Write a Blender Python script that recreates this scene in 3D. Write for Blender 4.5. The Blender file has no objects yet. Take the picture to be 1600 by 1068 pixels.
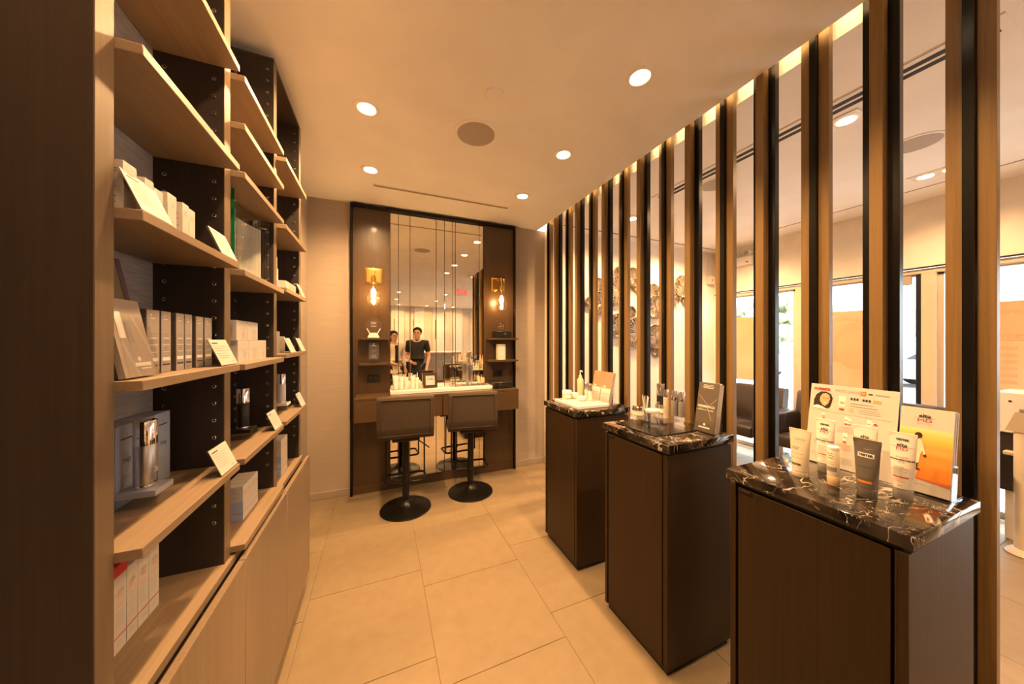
import bpy, bmesh, math, random
from mathutils import Vector, Matrix
random.seed(7)
R = math.radians
SC = bpy.context.scene
COL = SC.collection

# ---------------------------------------------------------------- camera, sky, exposure
cam_d = bpy.data.cameras.new('camera')
cam = bpy.data.objects.new('camera', cam_d); COL.objects.link(cam)
cam.location = (0, 0, 1.45)
cam.rotation_euler = (R(90), 0, -math.atan(205/493))
cam_d.sensor_width = 36; cam_d.lens = 493/1600*36; cam_d.shift_y = -3/1600
cam_d.clip_start = 0.02; cam_d.clip_end = 300
SC.camera = cam
W = bpy.data.worlds.new('world'); SC.world = W; W.use_nodes = True
wn = W.node_tree.nodes; wl = W.node_tree.links
bg = wn['Background']
tc = wn.new('ShaderNodeTexCoord'); nz = wn.new('ShaderNodeTexNoise'); nz.inputs['Scale'].default_value = 2.2
nz.inputs['Detail'].default_value = 5
rp = wn.new('ShaderNodeValToRGB')
rp.color_ramp.elements[0].position = .35; rp.color_ramp.elements[0].color = (.80, .86, .95, 1)
rp.color_ramp.elements[1].position = .7; rp.color_ramp.elements[1].color = (1, .98, .96, 1)
wl.new(tc.outputs['Generated'], nz.inputs['Vector']); wl.new(nz.outputs['Fac'], rp.inputs['Fac'])
wl.new(rp.outputs['Color'], bg.inputs['Color'])
bg.inputs['Strength'].default_value = SKY = 5.6
SC.view_settings.view_transform = 'Standard'; SC.view_settings.look = 'None'
SC.view_settings.gamma = 1; SC.view_settings.use_curve_mapping = False
SC.view_settings.exposure = 0.22
WARM = (1.0, .57, .245)
P_DOWN = 94; P_SCONCE = 5.5
sun_d = bpy.data.lights.new('sun', 'SUN'); sun_d.energy = 7; sun_d.angle = math.radians(.6); sun_d.color = (1, .95, .88)
sun = bpy.data.objects.new('sun', sun_d); COL.objects.link(sun); sun.rotation_euler = (R(8), R(27), 0)

# ---------------------------------------------------------------- materials
def mat(name, col, rough=.5, metal=0., col2=None, scale=8., stretch=None, detail=4, bump=0., emit=0., ior=1.45, coat=0., trans=0., spec=.5, alpha=1., world=False, contrast=(.3, .7)):
    m = bpy.data.materials.new(name); m.use_nodes = True
    n = m.node_tree.nodes; l = m.node_tree.links; b = n['Principled BSDF']
    b.inputs['Roughness'].default_value = rough; b.inputs['Metallic'].default_value = metal
    b.inputs['IOR'].default_value = ior; b.inputs['Coat Weight'].default_value = coat
    b.inputs['Coat Roughness'].default_value = .08
    b.inputs['Transmission Weight'].default_value = trans; b.inputs['Specular IOR Level'].default_value = spec
    if emit:
        b.inputs['Emission Color'].default_value = (*col, 1); b.inputs['Emission Strength'].default_value = emit
    if col2 is None: col2 = tuple(c*.93 for c in col)
    tcn = n.new('ShaderNodeTexCoord'); mp = n.new('ShaderNodeMapping'); nn = n.new('ShaderNodeTexNoise')
    if stretch: mp.inputs['Scale'].default_value = stretch
    nn.inputs['Scale'].default_value = scale; nn.inputs['Detail'].default_value = detail
    src = tcn.outputs['Object']
    if world:
        g = n.new('ShaderNodeNewGeometry'); src = g.outputs['Position']
    l.new(src, mp.inputs['Vector']); l.new(mp.outputs['Vector'], nn.inputs['Vector'])
    r = n.new('ShaderNodeValToRGB'); e = r.color_ramp.elements
    e[0].position = contrast[0]; e[1].position = contrast[1]; e[0].color = (*col2, 1); e[1].color = (*col, 1)
    l.new(nn.outputs['Fac'], r.inputs['Fac']); l.new(r.outputs['Color'], b.inputs['Base Color'])
    if bump:
        bp = n.new('ShaderNodeBump'); bp.inputs['Strength'].default_value = bump; bp.inputs['Distance'].default_value = .002
        l.new(nn.outputs['Fac'], bp.inputs['Height']); l.new(bp.outputs['Normal'], b.inputs['Normal'])
    return m
def clear_mat(name, tint=(1, 1, 1), rough=.02, edge=.12, ior=1.35):
    """thin clear acrylic / glass sheet: see-through with a Fresnel gloss"""
    m = bpy.data.materials.new(name); m.use_nodes = True
    n = m.node_tree.nodes; l = m.node_tree.links; n.remove(n['Principled BSDF'])
    t = n.new('ShaderNodeBsdfTransparent'); t.inputs['Color'].default_value = (*tint, 1)
    g = n.new('ShaderNodeBsdfGlossy'); g.inputs['Roughness'].default_value = rough; g.inputs['Color'].default_value = (.95, .95, .95, 1)
    f = n.new('ShaderNodeLayerWeight'); pw = n.new('ShaderNodeMath'); pw.operation = 'POWER'; pw.inputs[1].default_value = 4.5
    a = n.new('ShaderNodeMath'); a.operation = 'MULTIPLY_ADD'; a.inputs[1].default_value = .85; a.inputs[2].default_value = edge*.3; a.use_clamp = True
    mx = n.new('ShaderNodeMixShader')
    l.new(f.outputs['Facing'], pw.inputs[0]); l.new(pw.outputs[0], a.inputs[0]); l.new(a.outputs[0], mx.inputs['Fac'])
    l.new(t.outputs[0], mx.inputs[1]); l.new(g.outputs[0], mx.inputs[2]); l.new(mx.outputs[0], n['Material Output'].inputs['Surface'])
    return m
def wood(name, light, dark, axis='z', rough=.45, sc=1.0, coat=0., spec=.5):
    st = {'z': (60*sc, 60*sc, 1.6), 'y': (60*sc, 1.6, 60*sc), 'x': (1.6, 60*sc, 60*sc)}[axis]
    return mat(name, light, rough, 0, dark, 2.2, st, 6, .12, coat=coat, contrast=(.25, .75), world=True, spec=spec)
def marble(name):
    m = bpy.data.materials.new(name); m.use_nodes = True
    n = m.node_tree.nodes; l = m.node_tree.links; b = n['Principled BSDF']
    b.inputs['Roughness'].default_value = .07; b.inputs['Coat Weight'].default_value = .15; b.inputs['Coat Roughness'].default_value = .02
    g = n.new('ShaderNodeNewGeometry'); cols = []
    base = n.new('ShaderNodeTexNoise'); base.inputs['Scale'].default_value = 9; base.inputs['Detail'].default_value = 6
    l.new(g.outputs['Position'], base.inputs['Vector'])
    r0 = n.new('ShaderNodeValToRGB'); r0.color_ramp.elements[0].position = .4; r0.color_ramp.elements[0].color = (.006, .005, .005, 1)
    r0.color_ramp.elements[1].position = .75; r0.color_ramp.elements[1].color = (.055, .04, .03, 1)
    l.new(base.outputs['Fac'], r0.inputs['Fac']); prev = r0.outputs['Color']
    for sc_, w, st, rot in ((3.2, .011, (1, 1.9, 1), .5), (7.5, .010, (1.6, 1, 1), -.7), (16, .008, (1, 1, 1), .2)):
        mp = n.new('ShaderNodeMapping'); mp.inputs['Scale'].default_value = st; mp.inputs['Rotation'].default_value = (.3, .2, rot)
        l.new(g.outputs['Position'], mp.inputs['Vector'])
        t = n.new('ShaderNodeTexNoise'); t.inputs['Scale'].default_value = sc_; t.inputs['Detail'].default_value = 3.5; t.inputs['Distortion'].default_value = 1.3
        l.new(mp.outputs['Vector'], t.inputs['Vector'])
        r = n.new('ShaderNodeValToRGB'); e = r.color_ramp.elements
        e[0].position = .5-w; e[0].color = (0, 0, 0, 1); e[1].position = .5+w; e[1].color = (0, 0, 0, 1)
        k = e.new(.5); k.color = (1, 1, 1, 1)
        l.new(t.outputs['Fac'], r.inputs['Fac'])
        mask = n.new('ShaderNodeTexNoise'); mask.inputs['Scale'].default_value = 5.5+sc_*.3; l.new(mp.outputs['Vector'], mask.inputs['Vector'])
        mr = n.new('ShaderNodeValToRGB'); mr.color_ramp.elements[0].position = .48; mr.color_ramp.elements[1].position = .62
        l.new(mask.outputs['Fac'], mr.inputs['Fac'])
        mu = n.new('ShaderNodeMath'); mu.operation = 'MULTIPLY'; l.new(r.outputs['Color'], mu.inputs[0]); l.new(mr.outputs['Color'], mu.inputs[1])
        mx = n.new('ShaderNodeMix'); mx.data_type = 'RGBA'; mx.inputs['B'].default_value = (.62, .56, .5, 1)
        l.new(mu.outputs[0], mx.inputs['Factor']); l.new(prev, mx.inputs['A']); prev = mx.outputs['Result']
    l.new(prev, b.inputs['Base Color'])
    return m
M = dict(
    ceiling=mat('ceiling_paint', (.90, .88, .85), .85, scale=3, world=True),
    tile=mat('floor_tile', (.270, .205, .130), .42, 0, (.240, .180, .109), 14, None, 9, .05, world=True, spec=.35),
    grout=mat('grout', (.25, .188, .122), .9),
    paper=mat('grass_wallcovering', (.43, .365, .30), .75, 0, (.35, .29, .235), 3, (1.2, 1.2, 130), 6, .25, world=True),
    paper_grey=mat('grey_wallcovering', (.42, .40, .38), .75, 0, (.26, .24, .23), 3, (6, 6, 150), 6, .35, world=True),
    wall=mat('wall_paint', (.86, .80, .73), .8, world=True),
    base_tile=mat('baseboard_tile', (.36, .30, .25), .5),
    oak=wood('shelf_oak', (.30, .22, .145), (.235, .165, .105), 'y'),
    oak_v=wood('upright_oak', (.17, .12, .073), (.13, .09, .054), 'z'),
    door=wood('door_oak', (.255, .19, .13), (.195, .14, .093), 'z', .38),
    dark_side=wood('dark_side_laminate', (.030, .022, .018), (.020, .014, .012), 'z', .5),
    panel_dark=wood('panel_brown_wood', (.044, .028, .018), (.030, .019, .012), 'z', .42),
    walnut=wood('pedestal_walnut', (.043, .025, .0105), (.030, .0175, .0073), 'z', .42, spec=.22),
    van_wood=wood('vanity_walnut', (.085, .051, .024), (.060, .034, .016), 'z', .33, coat=.1),
    van_wood_h=wood('vanity_walnut_drawer', (.10, .06, .029), (.07, .041, .02), 'x', .33, coat=.1),
    post=wood('post_oak', (.235, .142, .052), (.175, .103, .036), 'z', .4),
    blackgloss=mat('black_lacquer', (.010, .008, .007), .16, coat=.5),
    fin=mat('black_fin', (.006, .005, .004), .26, spec=.28),
    black=mat('black_satin', (.012, .011, .010), .4),
    blackmetal=mat('black_powder_metal', (.010, .009, .008), .30, .3),
    chrome=mat('chrome', (.86, .86, .88), .07, 1.),
    steel=mat('brushed_steel', (.55, .55, .57), .32, 1.),
    silver=mat('silver_carton', (.42, .39, .37), .42, .35),
    brass=mat('brass', (.72, .46, .14), .24, 1., (.60, .36, .10)),
    mirror=mat('mirror_silvering', (.90, .86, .78), .0, 1.),
    marble=marble('black_marble'),
    white=mat('white_gloss', (.88, .87, .85), .3),
    card=mat('white_card', (.58, .555, .52), .6),
    cream=mat('cream_plastic', (.80, .72, .60), .35),
    tubew=mat('white_tube', (.84, .80, .74), .33),
    tubeb=mat('beige_tube', (.74, .66, .52), .35),
    tubeg=mat('grey_tube', (.17, .15, .13), .33, .3),
    greycap=mat('grey_cap', (.30, .29, .28), .3),
    bluegrey=mat('blue_grey_carton_daylit', (.36, .43, .62), .5),  # blue grey card, colour pushed bluer to stand in for daylight on it
    lilac=mat('lilac_slab', (.36, .38, .50), .4),
    purple=mat('purple_card', (.045, .012, .07), .5),
    taupe=mat('taupe_brochure', (.105, .085, .062), .45),
    taupe_l=mat('light_taupe_leaflet', (.40, .34, .30), .4),
    fabric=mat('stool_fabric', (.080, .058, .040), .95, 0, (.050, .036, .025), 220, None, 3, .5),
    leather=mat('dark_leather', (.040, .030, .026), .38, 0, (.030, .022, .019), 40, None, 4, .15),
    acrylic=clear_mat('clear_acrylic', (.97, .97, .97)),
    glass=clear_mat('window_glass', (.96, .98, .97), ior=1.45),
    greenglass=clear_mat('green_edged_glass', (.96, .98, .965), edge=.12),
    green=mat('green_glass_edge', (.01, .20, .05), .15),
    bulbglass=clear_mat('bulb_glass', (1, .95, .85), edge=.45),
    film_face=mat('film_portrait_ink', (.74, .44, .27), .6), film_ink=mat('film_lettering_ink', (.60, .41, .26), .6),
    lamp=mat('lamp_glow', (1., .80, .50), emit=14.),
    filament=mat('filament_glow', (1., .62, .22), emit=60.),
    cove=mat('cove_strip_glow', (1., .66, .30), emit=28.),
    red=mat('red_print', (.45, .02, .03), .5),
    redlit=mat('exit_letters', (1., .05, .06), emit=2.0),
    ink=mat('dark_ink', (.03, .028, .028), .6),
    greyink=mat('grey_ink', (.32, .30, .29), .6),
    whiteink=mat('white_ink', (.85, .82, .78), .6),
    orange=mat('orange_ink', (.75, .22, .03), .5),
    peach=mat('peach_ink', (.80, .36, .17), .5),
    skin=mat('skin', (.60, .34, .22), .5),
    skinprint=mat('portrait_skin_ink', (.80, .42, .22), .5),
    hair=mat('hair_black', (.012, .009, .008), .5),
    hairprint=mat('portrait_hair_ink', (.028, .016, .012), .5),
    shirt=mat('black_cotton', (.012, .012, .013), .85),
    jeans=mat('blue_denim', (.035, .055, .11), .85, 0, (.02, .035, .075), 60),
    blouse=mat('cream_jacket', (.75, .66, .52), .8),
    film=None, tree=mat('overexposed_foliage', (.46, .52, .36), .9, 0, (.36, .42, .27), 1.2, None, 6),  # foliage colour lightened to stand in for overexposed daylight
    trunk=mat('bark', (.16, .12, .09), .9), asphalt=mat('parking_concrete', (.52, .51, .50), .9, 0, (.45, .44, .43), 1.5),
    car=mat('car_paint', (.42, .45, .50), .25, .4), carw=mat('car_paint_white', (.75, .76, .78), .25), tyre=mat('tyre_rubber', (.02, .02, .02), .8),
    carglass=mat('dark_car_glass', (.05, .06, .07), .1),
    speaker=mat('speaker_grille', (.47, .41, .36), .8, 0, (.38, .33, .29), 260),
    slot=mat('dark_slot', (.02, .018, .015), .7), slotgrey=mat('grille_grey', (.30, .24, .18), .7),
    bronze=mat('bronze_wire', (.40, .34, .28), .4, .3), mullion=mat('dark_mullion', (.03, .035, .045), .35, .5),
    sunset=None, desk=mat('stone_desk_front', (.42, .38, .34), .5, 0, (.28, .25, .23), 9, None, 8, world=True),
    shade=mat('taupe_lampshade', (.40, .33, .25), .8), beige=mat('beige_paint', (.70, .60, .48), .5),
    serum=mat('amber_serum', (.75, .55, .35), .12), coolwhite=mat('cool_white_carton', (.70, .72, .76), .45),
    pink=mat('pink_brochure', (.50, .21, .125), .5), darkgrey=mat('slate_carton', (.10, .09, .09), .4),
)
def film_mat():
    m = bpy.data.materials.new('printed_window_film'); m.use_nodes = True
    n = m.node_tree.nodes; l = m.node_tree.links; n.remove(n['Principled BSDF'])
    g = n.new('ShaderNodeNewGeometry'); t = n.new('ShaderNodeTexNoise'); t.inputs['Scale'].default_value = 1.6; t.inputs['Detail'].default_value = 2
    l.new(g.outputs['Position'], t.inputs['Vector'])
    r = n.new('ShaderNodeValToRGB'); r.color_ramp.elements[0].position = .35; r.color_ramp.elements[1].position = .68
    r.color_ramp.elements[0].color = (.74, .46, .28, 1); r.color_ramp.elements[1].color = (.78, .58, .39, 1)
    l.new(t.outputs['Fac'], r.inputs['Fac'])
    d = n.new('ShaderNodeBsdfDiffuse'); tr = n.new('ShaderNodeBsdfTranslucent'); mx = n.new('ShaderNodeMixShader'); mx.inputs['Fac'].default_value = .35
    l.new(r.outputs['Color'], d.inputs['Color']); l.new(r.outputs['Color'], tr.inputs['Color'])
    l.new(d.outputs[0], mx.inputs[1]); l.new(tr.outputs[0], mx.inputs[2]); l.new(mx.outputs[0], n['Material Output'].inputs['Surface'])
    return m
M['film'] = film_mat()
def sunset_mat():
    """printed beach photograph: sky, sea and wet sand bands by height on the sheet"""
    m = bpy.data.materials.new('beach_photo_print'); m.use_nodes = True
    n = m.node_tree.nodes; l = m.node_tree.links; b = n['Principled BSDF']; b.inputs['Roughness'].default_value = .4
    t = n.new('ShaderNodeTexCoord'); s = n.new('ShaderNodeSeparateXYZ'); r = n.new('ShaderNodeValToRGB')
    nz_ = n.new('ShaderNodeTexNoise'); nz_.inputs['Scale'].default_value = 30; mp = n.new('ShaderNodeMapping'); mp.inputs['Scale'].default_value = (1, 1, 6)
    l.new(t.outputs['Generated'], mp.inputs['Vector']); l.new(mp.outputs['Vector'], nz_.inputs['Vector'])
    ad = n.new('ShaderNodeMath'); ad.operation = 'MULTIPLY_ADD'; ad.inputs[1].default_value = .06
    l.new(t.outputs['Generated'], s.inputs['Vector']); l.new(nz_.outputs['Fac'], ad.inputs[0]); l.new(s.outputs['Z'], ad.inputs[2])
    e = r.color_ramp.elements; e[0].position = 0; e[0].color = (.50, .13, .02, 1); e[1].position = 1; e[1].color = (.85, .66, .30, 1)
    for p, c in ((.35, (.72, .25, .03)), (.52, (.62, .24, .04)), (.60, (.80, .36, .07)), (.70, (.70, .33, .08)), (.80, (.85, .45, .07)), (.92, (.88, .55, .16))):
        k = e.new(p); k.color = (*c, 1)
    l.new(ad.outputs[0], r.inputs['Fac']); l.new(r.outputs['Color'], b.inputs['Base Color'])
    return m
M['sunset'] = sunset_mat()

# ---------------------------------------------------------------- mesh helpers
class B:
    def __init__(s): s.bm = bmesh.new()
    def box(s, x0, x1, y0, y1, z0, z1, bev=0., seg=1, m=None):
        r = bmesh.ops.create_cube(s.bm, size=1)['verts']
        for v in r: v.co = Vector(((x0+x1)/2+v.co.x*(x1-x0), (y0+y1)/2+v.co.y*(y1-y0), (z0+z1)/2+v.co.z*(z1-z0)))
        if m is not None:
            for v in r: v.co = m @ v.co
        if bev:
            ed = list({e for v in r for e in v.link_edges})
            bmesh.ops.bevel(s.bm, geom=ed, offset=bev, segments=seg, affect='EDGES', profile=.5)
        return s
    def rings(s, rings, caps=True, closed=True):
        vs = [[s.bm.verts.new(p) for p in r] for r in rings]
        n = len(vs[0])
        for a, b in zip(vs, vs[1:]):
            for i in range(n if closed else n-1):
                j = (i+1) % n
                s.bm.faces.new((a[i], a[j], b[j], b[i]))
        if caps and closed:
            s.bm.faces.new(list(reversed(vs[0]))); s.bm.faces.new(vs[-1])
        return s
    def lathe(s, prof, seg=24, c=(0, 0, 0), axis='z', caps=True):
        rr = []
        for r, z in prof:
            ring = []
            for i in range(seg):
                a = 2*math.pi*i/seg; x, y = max(r, 1e-5)*math.cos(a), max(r, 1e-5)*math.sin(a)
                p = {'z': (x, y, z), 'x': (z, x, y), 'y': (y, z, x)}[axis]
                ring.append(Vector(p)+Vector(c))
            rr.append(ring)
        return s.rings(rr, caps)
    def tube(s, pts, r, seg=8, closed=False):
        pts = [Vector(p) for p in pts]; n = len(pts); rr = []
        for i, p in enumerate(pts):
            a = pts[(i-1) % n] if (closed or i) else p; b = pts[(i+1) % n] if (closed or i < n-1) else p
            d = (b-a).normalized(); u = d.orthogonal() if i == 0 and not rr else None
            if u is None: u = (last-d*last.dot(d))
            u = u.normalized(); last = u; v = d.cross(u)
            rr.append([p+(u*math.cos(2*math.pi*k/seg)+v*math.sin(2*math.pi*k/seg))*r for k in range(seg)])
        if closed: rr.append(rr[0]); return s.rings(rr, False)
        return s.rings(rr)
    def prism(s, poly, a, b, axis='z'):
        f = {'z': lambda x, y, t: (x, y, t), 'y': lambda x, y, t: (x, t, y), 'x': lambda x, y, t: (t, x, y)}[axis]
        return s.rings([[Vector(f(x, y, a)) for x, y in poly], [Vector(f(x, y, b)) for x, y in poly]])
    def poly(s, pts):
        s.bm.faces.new([s.bm.verts.new(p) for p in pts]); return s
    def xf(s, m):
        bmesh.ops.transform(s.bm, matrix=m, verts=s.bm.verts); return s
    def mesh(s, name, m, smooth=38):
        bmesh.ops.remove_doubles(s.bm, verts=s.bm.verts, dist=1e-6)
        bmesh.ops.recalc_face_normals(s.bm, faces=s.bm.faces)
        me = bpy.data.meshes.new(name); s.bm.to_mesh(me); s.bm.free()
        me.materials.append(m if not isinstance(m, str) else M[m])
        if smooth:
            me.shade_smooth(); me.set_sharp_from_angle(angle=R(smooth))
        return me
def box(*a, **k): return B().box(*a, **k)
def tag(o, label, cat, group=None, kind=None):
    if label: o['label'] = label
    if cat: o['category'] = cat
    if group: o['group'] = group
    if kind: o['kind'] = kind
    return o
def link(o, parent=None):
    COL.objects.link(o)
    if parent is not None: o.parent = parent
    return o
def thing(name, label, cat, loc=(0, 0, 0), rz=0., group=None):
    o = link(bpy.data.objects.new(name, None)); o.location = loc; o.rotation_euler = (0, 0, rz); o.empty_display_size = .05
    return tag(o, label, cat, group)
def part(name, b, m, parent, label=None, loc=None, smooth=38):
    me = b if isinstance(b, bpy.types.Mesh) else b.mesh(name, m, smooth)
    o = link(bpy.data.objects.new(name, me), parent)
    if loc is not None: o.location = loc
    if label: o['label'] = label
    return o
def wpart(name, b, m, root, label=None, parent=None, smooth=38):
    """a part drawn in world coordinates under a root that stands, unturned, at root.location"""
    return part(name, b.xf(Matrix.Translation(-root.location)), m, parent or root, label, smooth=smooth)
def solo(name, b, m, label, cat, group=None, loc=(0, 0, 0), rz=0., smooth=38):
    o = part(name, b, m, None, smooth=smooth); o.location = loc; o.rotation_euler = (0, 0, rz)
    return tag(o, label, cat, group)
def struct(name, b, m, parent=None, smooth=0):
    o = part(name, b, m, parent, smooth=smooth)
    if parent is None: o['kind'] = 'structure'
    return o
def copy_tree(o, parent=None):
    c = o.copy(); COL.objects.link(c)
    if parent is not None: c.parent = parent
    for ch in list(o.children): copy_tree(ch, c)
    return c
def text_mesh(body, size, align='CENTER', bold=0., shear=0.):
    cu = bpy.data.curves.new('lettering', 'FONT'); cu.body = body; cu.size = size; cu.align_x = align; cu.align_y = 'CENTER'
    cu.resolution_u = 2; cu.offset = bold; cu.shear = shear
    o = bpy.data.objects.new('lettering', cu); me = bpy.data.meshes.new_from_object(o)
    bpy.data.objects.remove(o); bpy.data.curves.remove(cu)
    return me
class Face:
    """flat print on a surface: (x right, y up) on the sheet, lifted a hair off it; f bends the sheet to follow a round body"""
    def __init__(s, parent, O, Rt, Up=(0, 0, 1), f=None, lift=.0005):
        s.p = parent; s.O = Vector(O); s.R = Vector(Rt).normalized(); s.U = Vector(Up).normalized(); s.N = s.R.cross(s.U); s.f = f; s.l = lift; s.b = {}
    def pt(s, x, y, k=1):
        return s.O+s.R*x+s.U*y+s.N*((s.f(x, y) if s.f else 0)+s.l*k)
    def bm(s, m): return s.b.setdefault(m, B())
    def text(s, body, x, y, size, m='ink', align='CENTER', bold=0., shear=0., k=2, sx=1.):
        me = text_mesh(body, size, align, bold, shear); b = s.bm(m).bm
        vs = [b.verts.new(s.pt(x+v.co.x*sx, y+v.co.y, k)) for v in me.vertices]
        for p in me.polygons:
            try: b.faces.new([vs[i] for i in p.vertices])
            except ValueError: pass
        bpy.data.meshes.remove(me); return s
    def rect(s, x0, x1, y0, y1, m='ink', k=1):
        n = 6 if s.f else 1
        for i in range(n):
            a, c = x0+(x1-x0)*i/n, x0+(x1-x0)*(i+1)/n
            s.bm(m).poly([s.pt(a, y0, k), s.pt(c, y0, k), s.pt(c, y1, k), s.pt(a, y1, k)])
        return s
    def poly(s, pts, m, k=1):
        s.bm(m).poly([s.pt(x, y, k) for x, y in pts]); return s
    def oval(s, x, y, rx, ry, m, k=1, n=20):
        return s.poly([(x+rx*math.cos(2*math.pi*i/n), y+ry*math.sin(2*math.pi*i/n)) for i in range(n)], m, k)
    def lines(s, x0, x1, y, n, dy, m='greyink', h=.0011, seed=1, centre=False):
        rd = random.Random(seed)
        for i in range(n):
            w = (x1-x0)*rd.uniform(.6, 1)
            a = (x0+x1-w)/2 if centre else x0
            s.rect(a, a+w, y-i*dy-h, y-i*dy, m)
        return s
    def done(s):
        for m, b in s.b.items():
            me = bpy.data.meshes.new('print'); b.bm.to_mesh(me); b.bm.free(); me.materials.append(M[m])
            link(bpy.data.objects.new('lettering' if m in ('ink', 'whiteink', 'greyink') else 'print', me), s.p)
def arc(cx, cy, r, a0, a1, n):
    return [(cx+r*math.cos(R(a0+(a1-a0)*i/n)), cy+r*math.sin(R(a0+(a1-a0)*i/n))) for i in range(n+1)]
ORD = ['first', 'second', 'third', 'fourth', 'fifth', 'sixth', 'seventh', 'eighth', 'ninth', 'tenth', 'eleventh', 'twelfth', 'thirteenth', 'fourteenth', 'fifteenth', 'sixteenth']

# ================================================================ SETTING
XL, XR, YB, YF, ZC = -.61, 4.62, 3.32, -6.1, 2.74
fl = struct('floor', box(XL-.1, XR+.3, YF-.1, YB+.1, -.08, -.003), 'grout')
full = box(-.3, .3, -.2935, .2935, -.012, 0, .0012).mesh('tile', M['tile'], 0)
xs = -.972
k = 0
while xs < XR:
    x0, x1 = max(xs+.0008, XL), min(xs+.6017, XR+.1)
    off = .145 if k % 2 == 0 else .29
    y = off-.59*12
    while y < YB:
        y0, y1 = max(y+.0015, YF), min(y+.5885, YB)
        if y1-y0 > .03:
            if x1-x0 > .598 and y1-y0 > .585:
                t = link(bpy.data.objects.new('tile', full), fl); t.location = ((x0+x1)/2, (y0+y1)/2, 0)
            else:
                part('tile', box(x0, x1, y0, y1, -.012, 0, .0012), 'tile', fl, smooth=0)
        y += .59
    xs += .6025; k += 1
cb = B()
cb.box(XL-.1, 1.60, YF-.1, YB+.1, ZC, ZC+.16)
cb.box(1.60, 1.703, .22, YB+.1, ZC, ZC+.013)
cb.box(1.60, 1.82, .22, YB+.1, ZC+.10, ZC+.16)
cb.box(1.60, 1.82, YF-.1, .22, ZC, ZC+.16)
cb.box(1.805, XR+.3, YF-.1, YB+.1, ZC, ZC+.16)
struct('ceiling', cb, 'ceiling')
struct('wall_left', box(XL-.1, XL, YF-.1, YB+.1, 0, ZC), 'paper')
struct('wall_back', box(XL, 1.80, YB, YB+.1, 0, ZC), 'paper')
struct('wall_lounge', box(1.80, XR+.3, 3.20, YB+.1, 0, ZC), 'wall')
bb = struct('baseboard_back', box(XL, -.262, YB-.012, YB, 0, .068, .002).box(1.402, 1.80, YB-.012, YB, 0, .068, .002), 'base_tile')
struct('baseboard_lounge', box(1.80, XR, 3.188, 3.20, 0, .068, .002), 'base_tile')
# wall behind the photographer: tall boards of changing width under a plain top, seen in the mirror
wf = struct('wall_front', box(XL, XR+.3, YF-.1, YF, 0, ZC), 'wall')
x = .05; i = 0
while x < 4.5:
    w = (.30, .16, .34, .22, .12, .38)[i % 6]; d = (.03, .055, .02, .045)[i % 4]
    part('board', box(x, x+w-.012, YF, YF+d, .02, 2.70, .003), ('beige', 'cream', 'wall')[i % 3], wf)
    if i % 3 == 1: part('dark_inlay', box(x+w-.05, x+w-.03, YF+d, YF+d+.006, 1.2+.1*(i % 4), 2.25), 'black', wf)
    x += w; i += 1
# window wall
wr = struct('wall_right', box(XR, XR+.2, YF-.1, YB+.1, 2.125, ZC).box(XR, XR+.2, 3.08, YB+.1, 0, 2.125)
            .box(XR, XR+.2, YF-.1, -5.2, 0, 2.125).box(XR, XR+.2, -3.6, -.95, 0, 2.125), 'wall')
struct('trim_1', box(XR-.004, XR+.002, YF, 3.2, 2.112, 2.126), 'mullion')
struct('trim_2', box(XR+.02, XR+.10, YF, 3.2, 2.065, 2.110, .006), 'beige')
struct('trim_3', box(XR+.02, XR+.11, 2.135, 2.215, 0, 2.07, .003), 'beige')
struct('trim_4', box(XR+.02, XR+.11, 1.163, 1.250, 0, 2.07, .003), 'beige')
GX = XR+.075
def window(n, y0, y1):
    f = B().box(GX-.02, GX+.03, y0, y0+.035, 0, 2.075).box(GX-.02, GX+.03, y1-.035, y1, 0, 2.075)
    f.box(GX-.02, GX+.03, y0, y1, .0, .05).box(GX-.02, GX+.03, y0, y1, 2.05, 2.09)
    w = struct('window_%d' % n, f, 'beige')
    part('transom', box(GX-.02, GX+.03, y0+.035, y1-.035, .27, .32, .002), 'mullion', w, smooth=0)
    part('pane', box(GX, GX+.006, y0+.035, y1-.035, .32, 2.05), 'glass', w, smooth=0)
    part('pane', box(GX, GX+.006, y0+.035, y1-.035, .05, .27), 'glass', w, smooth=0)
    return w
w1 = window(1, 2.215, 3.08); w2 = window(2, 1.25, 2.135); w3 = window(3, -.95, 1.163); w4 = window(4, -5.2, -3.6)
def film(w, y0, y1, z0, z1):
    return part('window_film', box(GX-.006, GX-.004, y0, y1, z0, z1), 'film', w, smooth=0)
part('dark_mullion', box(GX-.045, GX+.03, 1.2505, 1.284, 0, 2.06, .002), 'mullion', w2, smooth=0)
f1 = film(w1, 2.49, 3.05, .90, 1.765); f2 = film(w2, 1.46, 2.05, .90, 1.765); f3 = film(w3, .25, 1.02, .90, 1.765)
F = Face(f2, (GX-.0065, 2.05, .90), (0, -1, 0))
F.poly([(.13+.62*x_, .30+.5*y_) for x_, y_ in ((0, .0), (.06, .5), (.2, .82), (.42, .92), (.62, .8), (.72, .45), (.7, .1))], 'film_ink', 1)
F.oval(.34, .45, .155, .215, 'film_face', 2, 28)
F.text('Skincare', .30, .775, .075, 'film_ink', shear=.3).done()
F = Face(f3, (GX-.0065, 1.02, .90), (0, -1, 0))
F.text('Services', .02, .590, .085, 'film_ink', 'LEFT', shear=.3).rect(0, .77, .545, .553, 'film_ink')
F.text('Skincare', .02, .78, .07, 'film_ink', 'LEFT', shear=.3)
for i in range(6): F.rect(.17, .245, .47-i*.055, .498-i*.055, 'film_face')
F.done()

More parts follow.
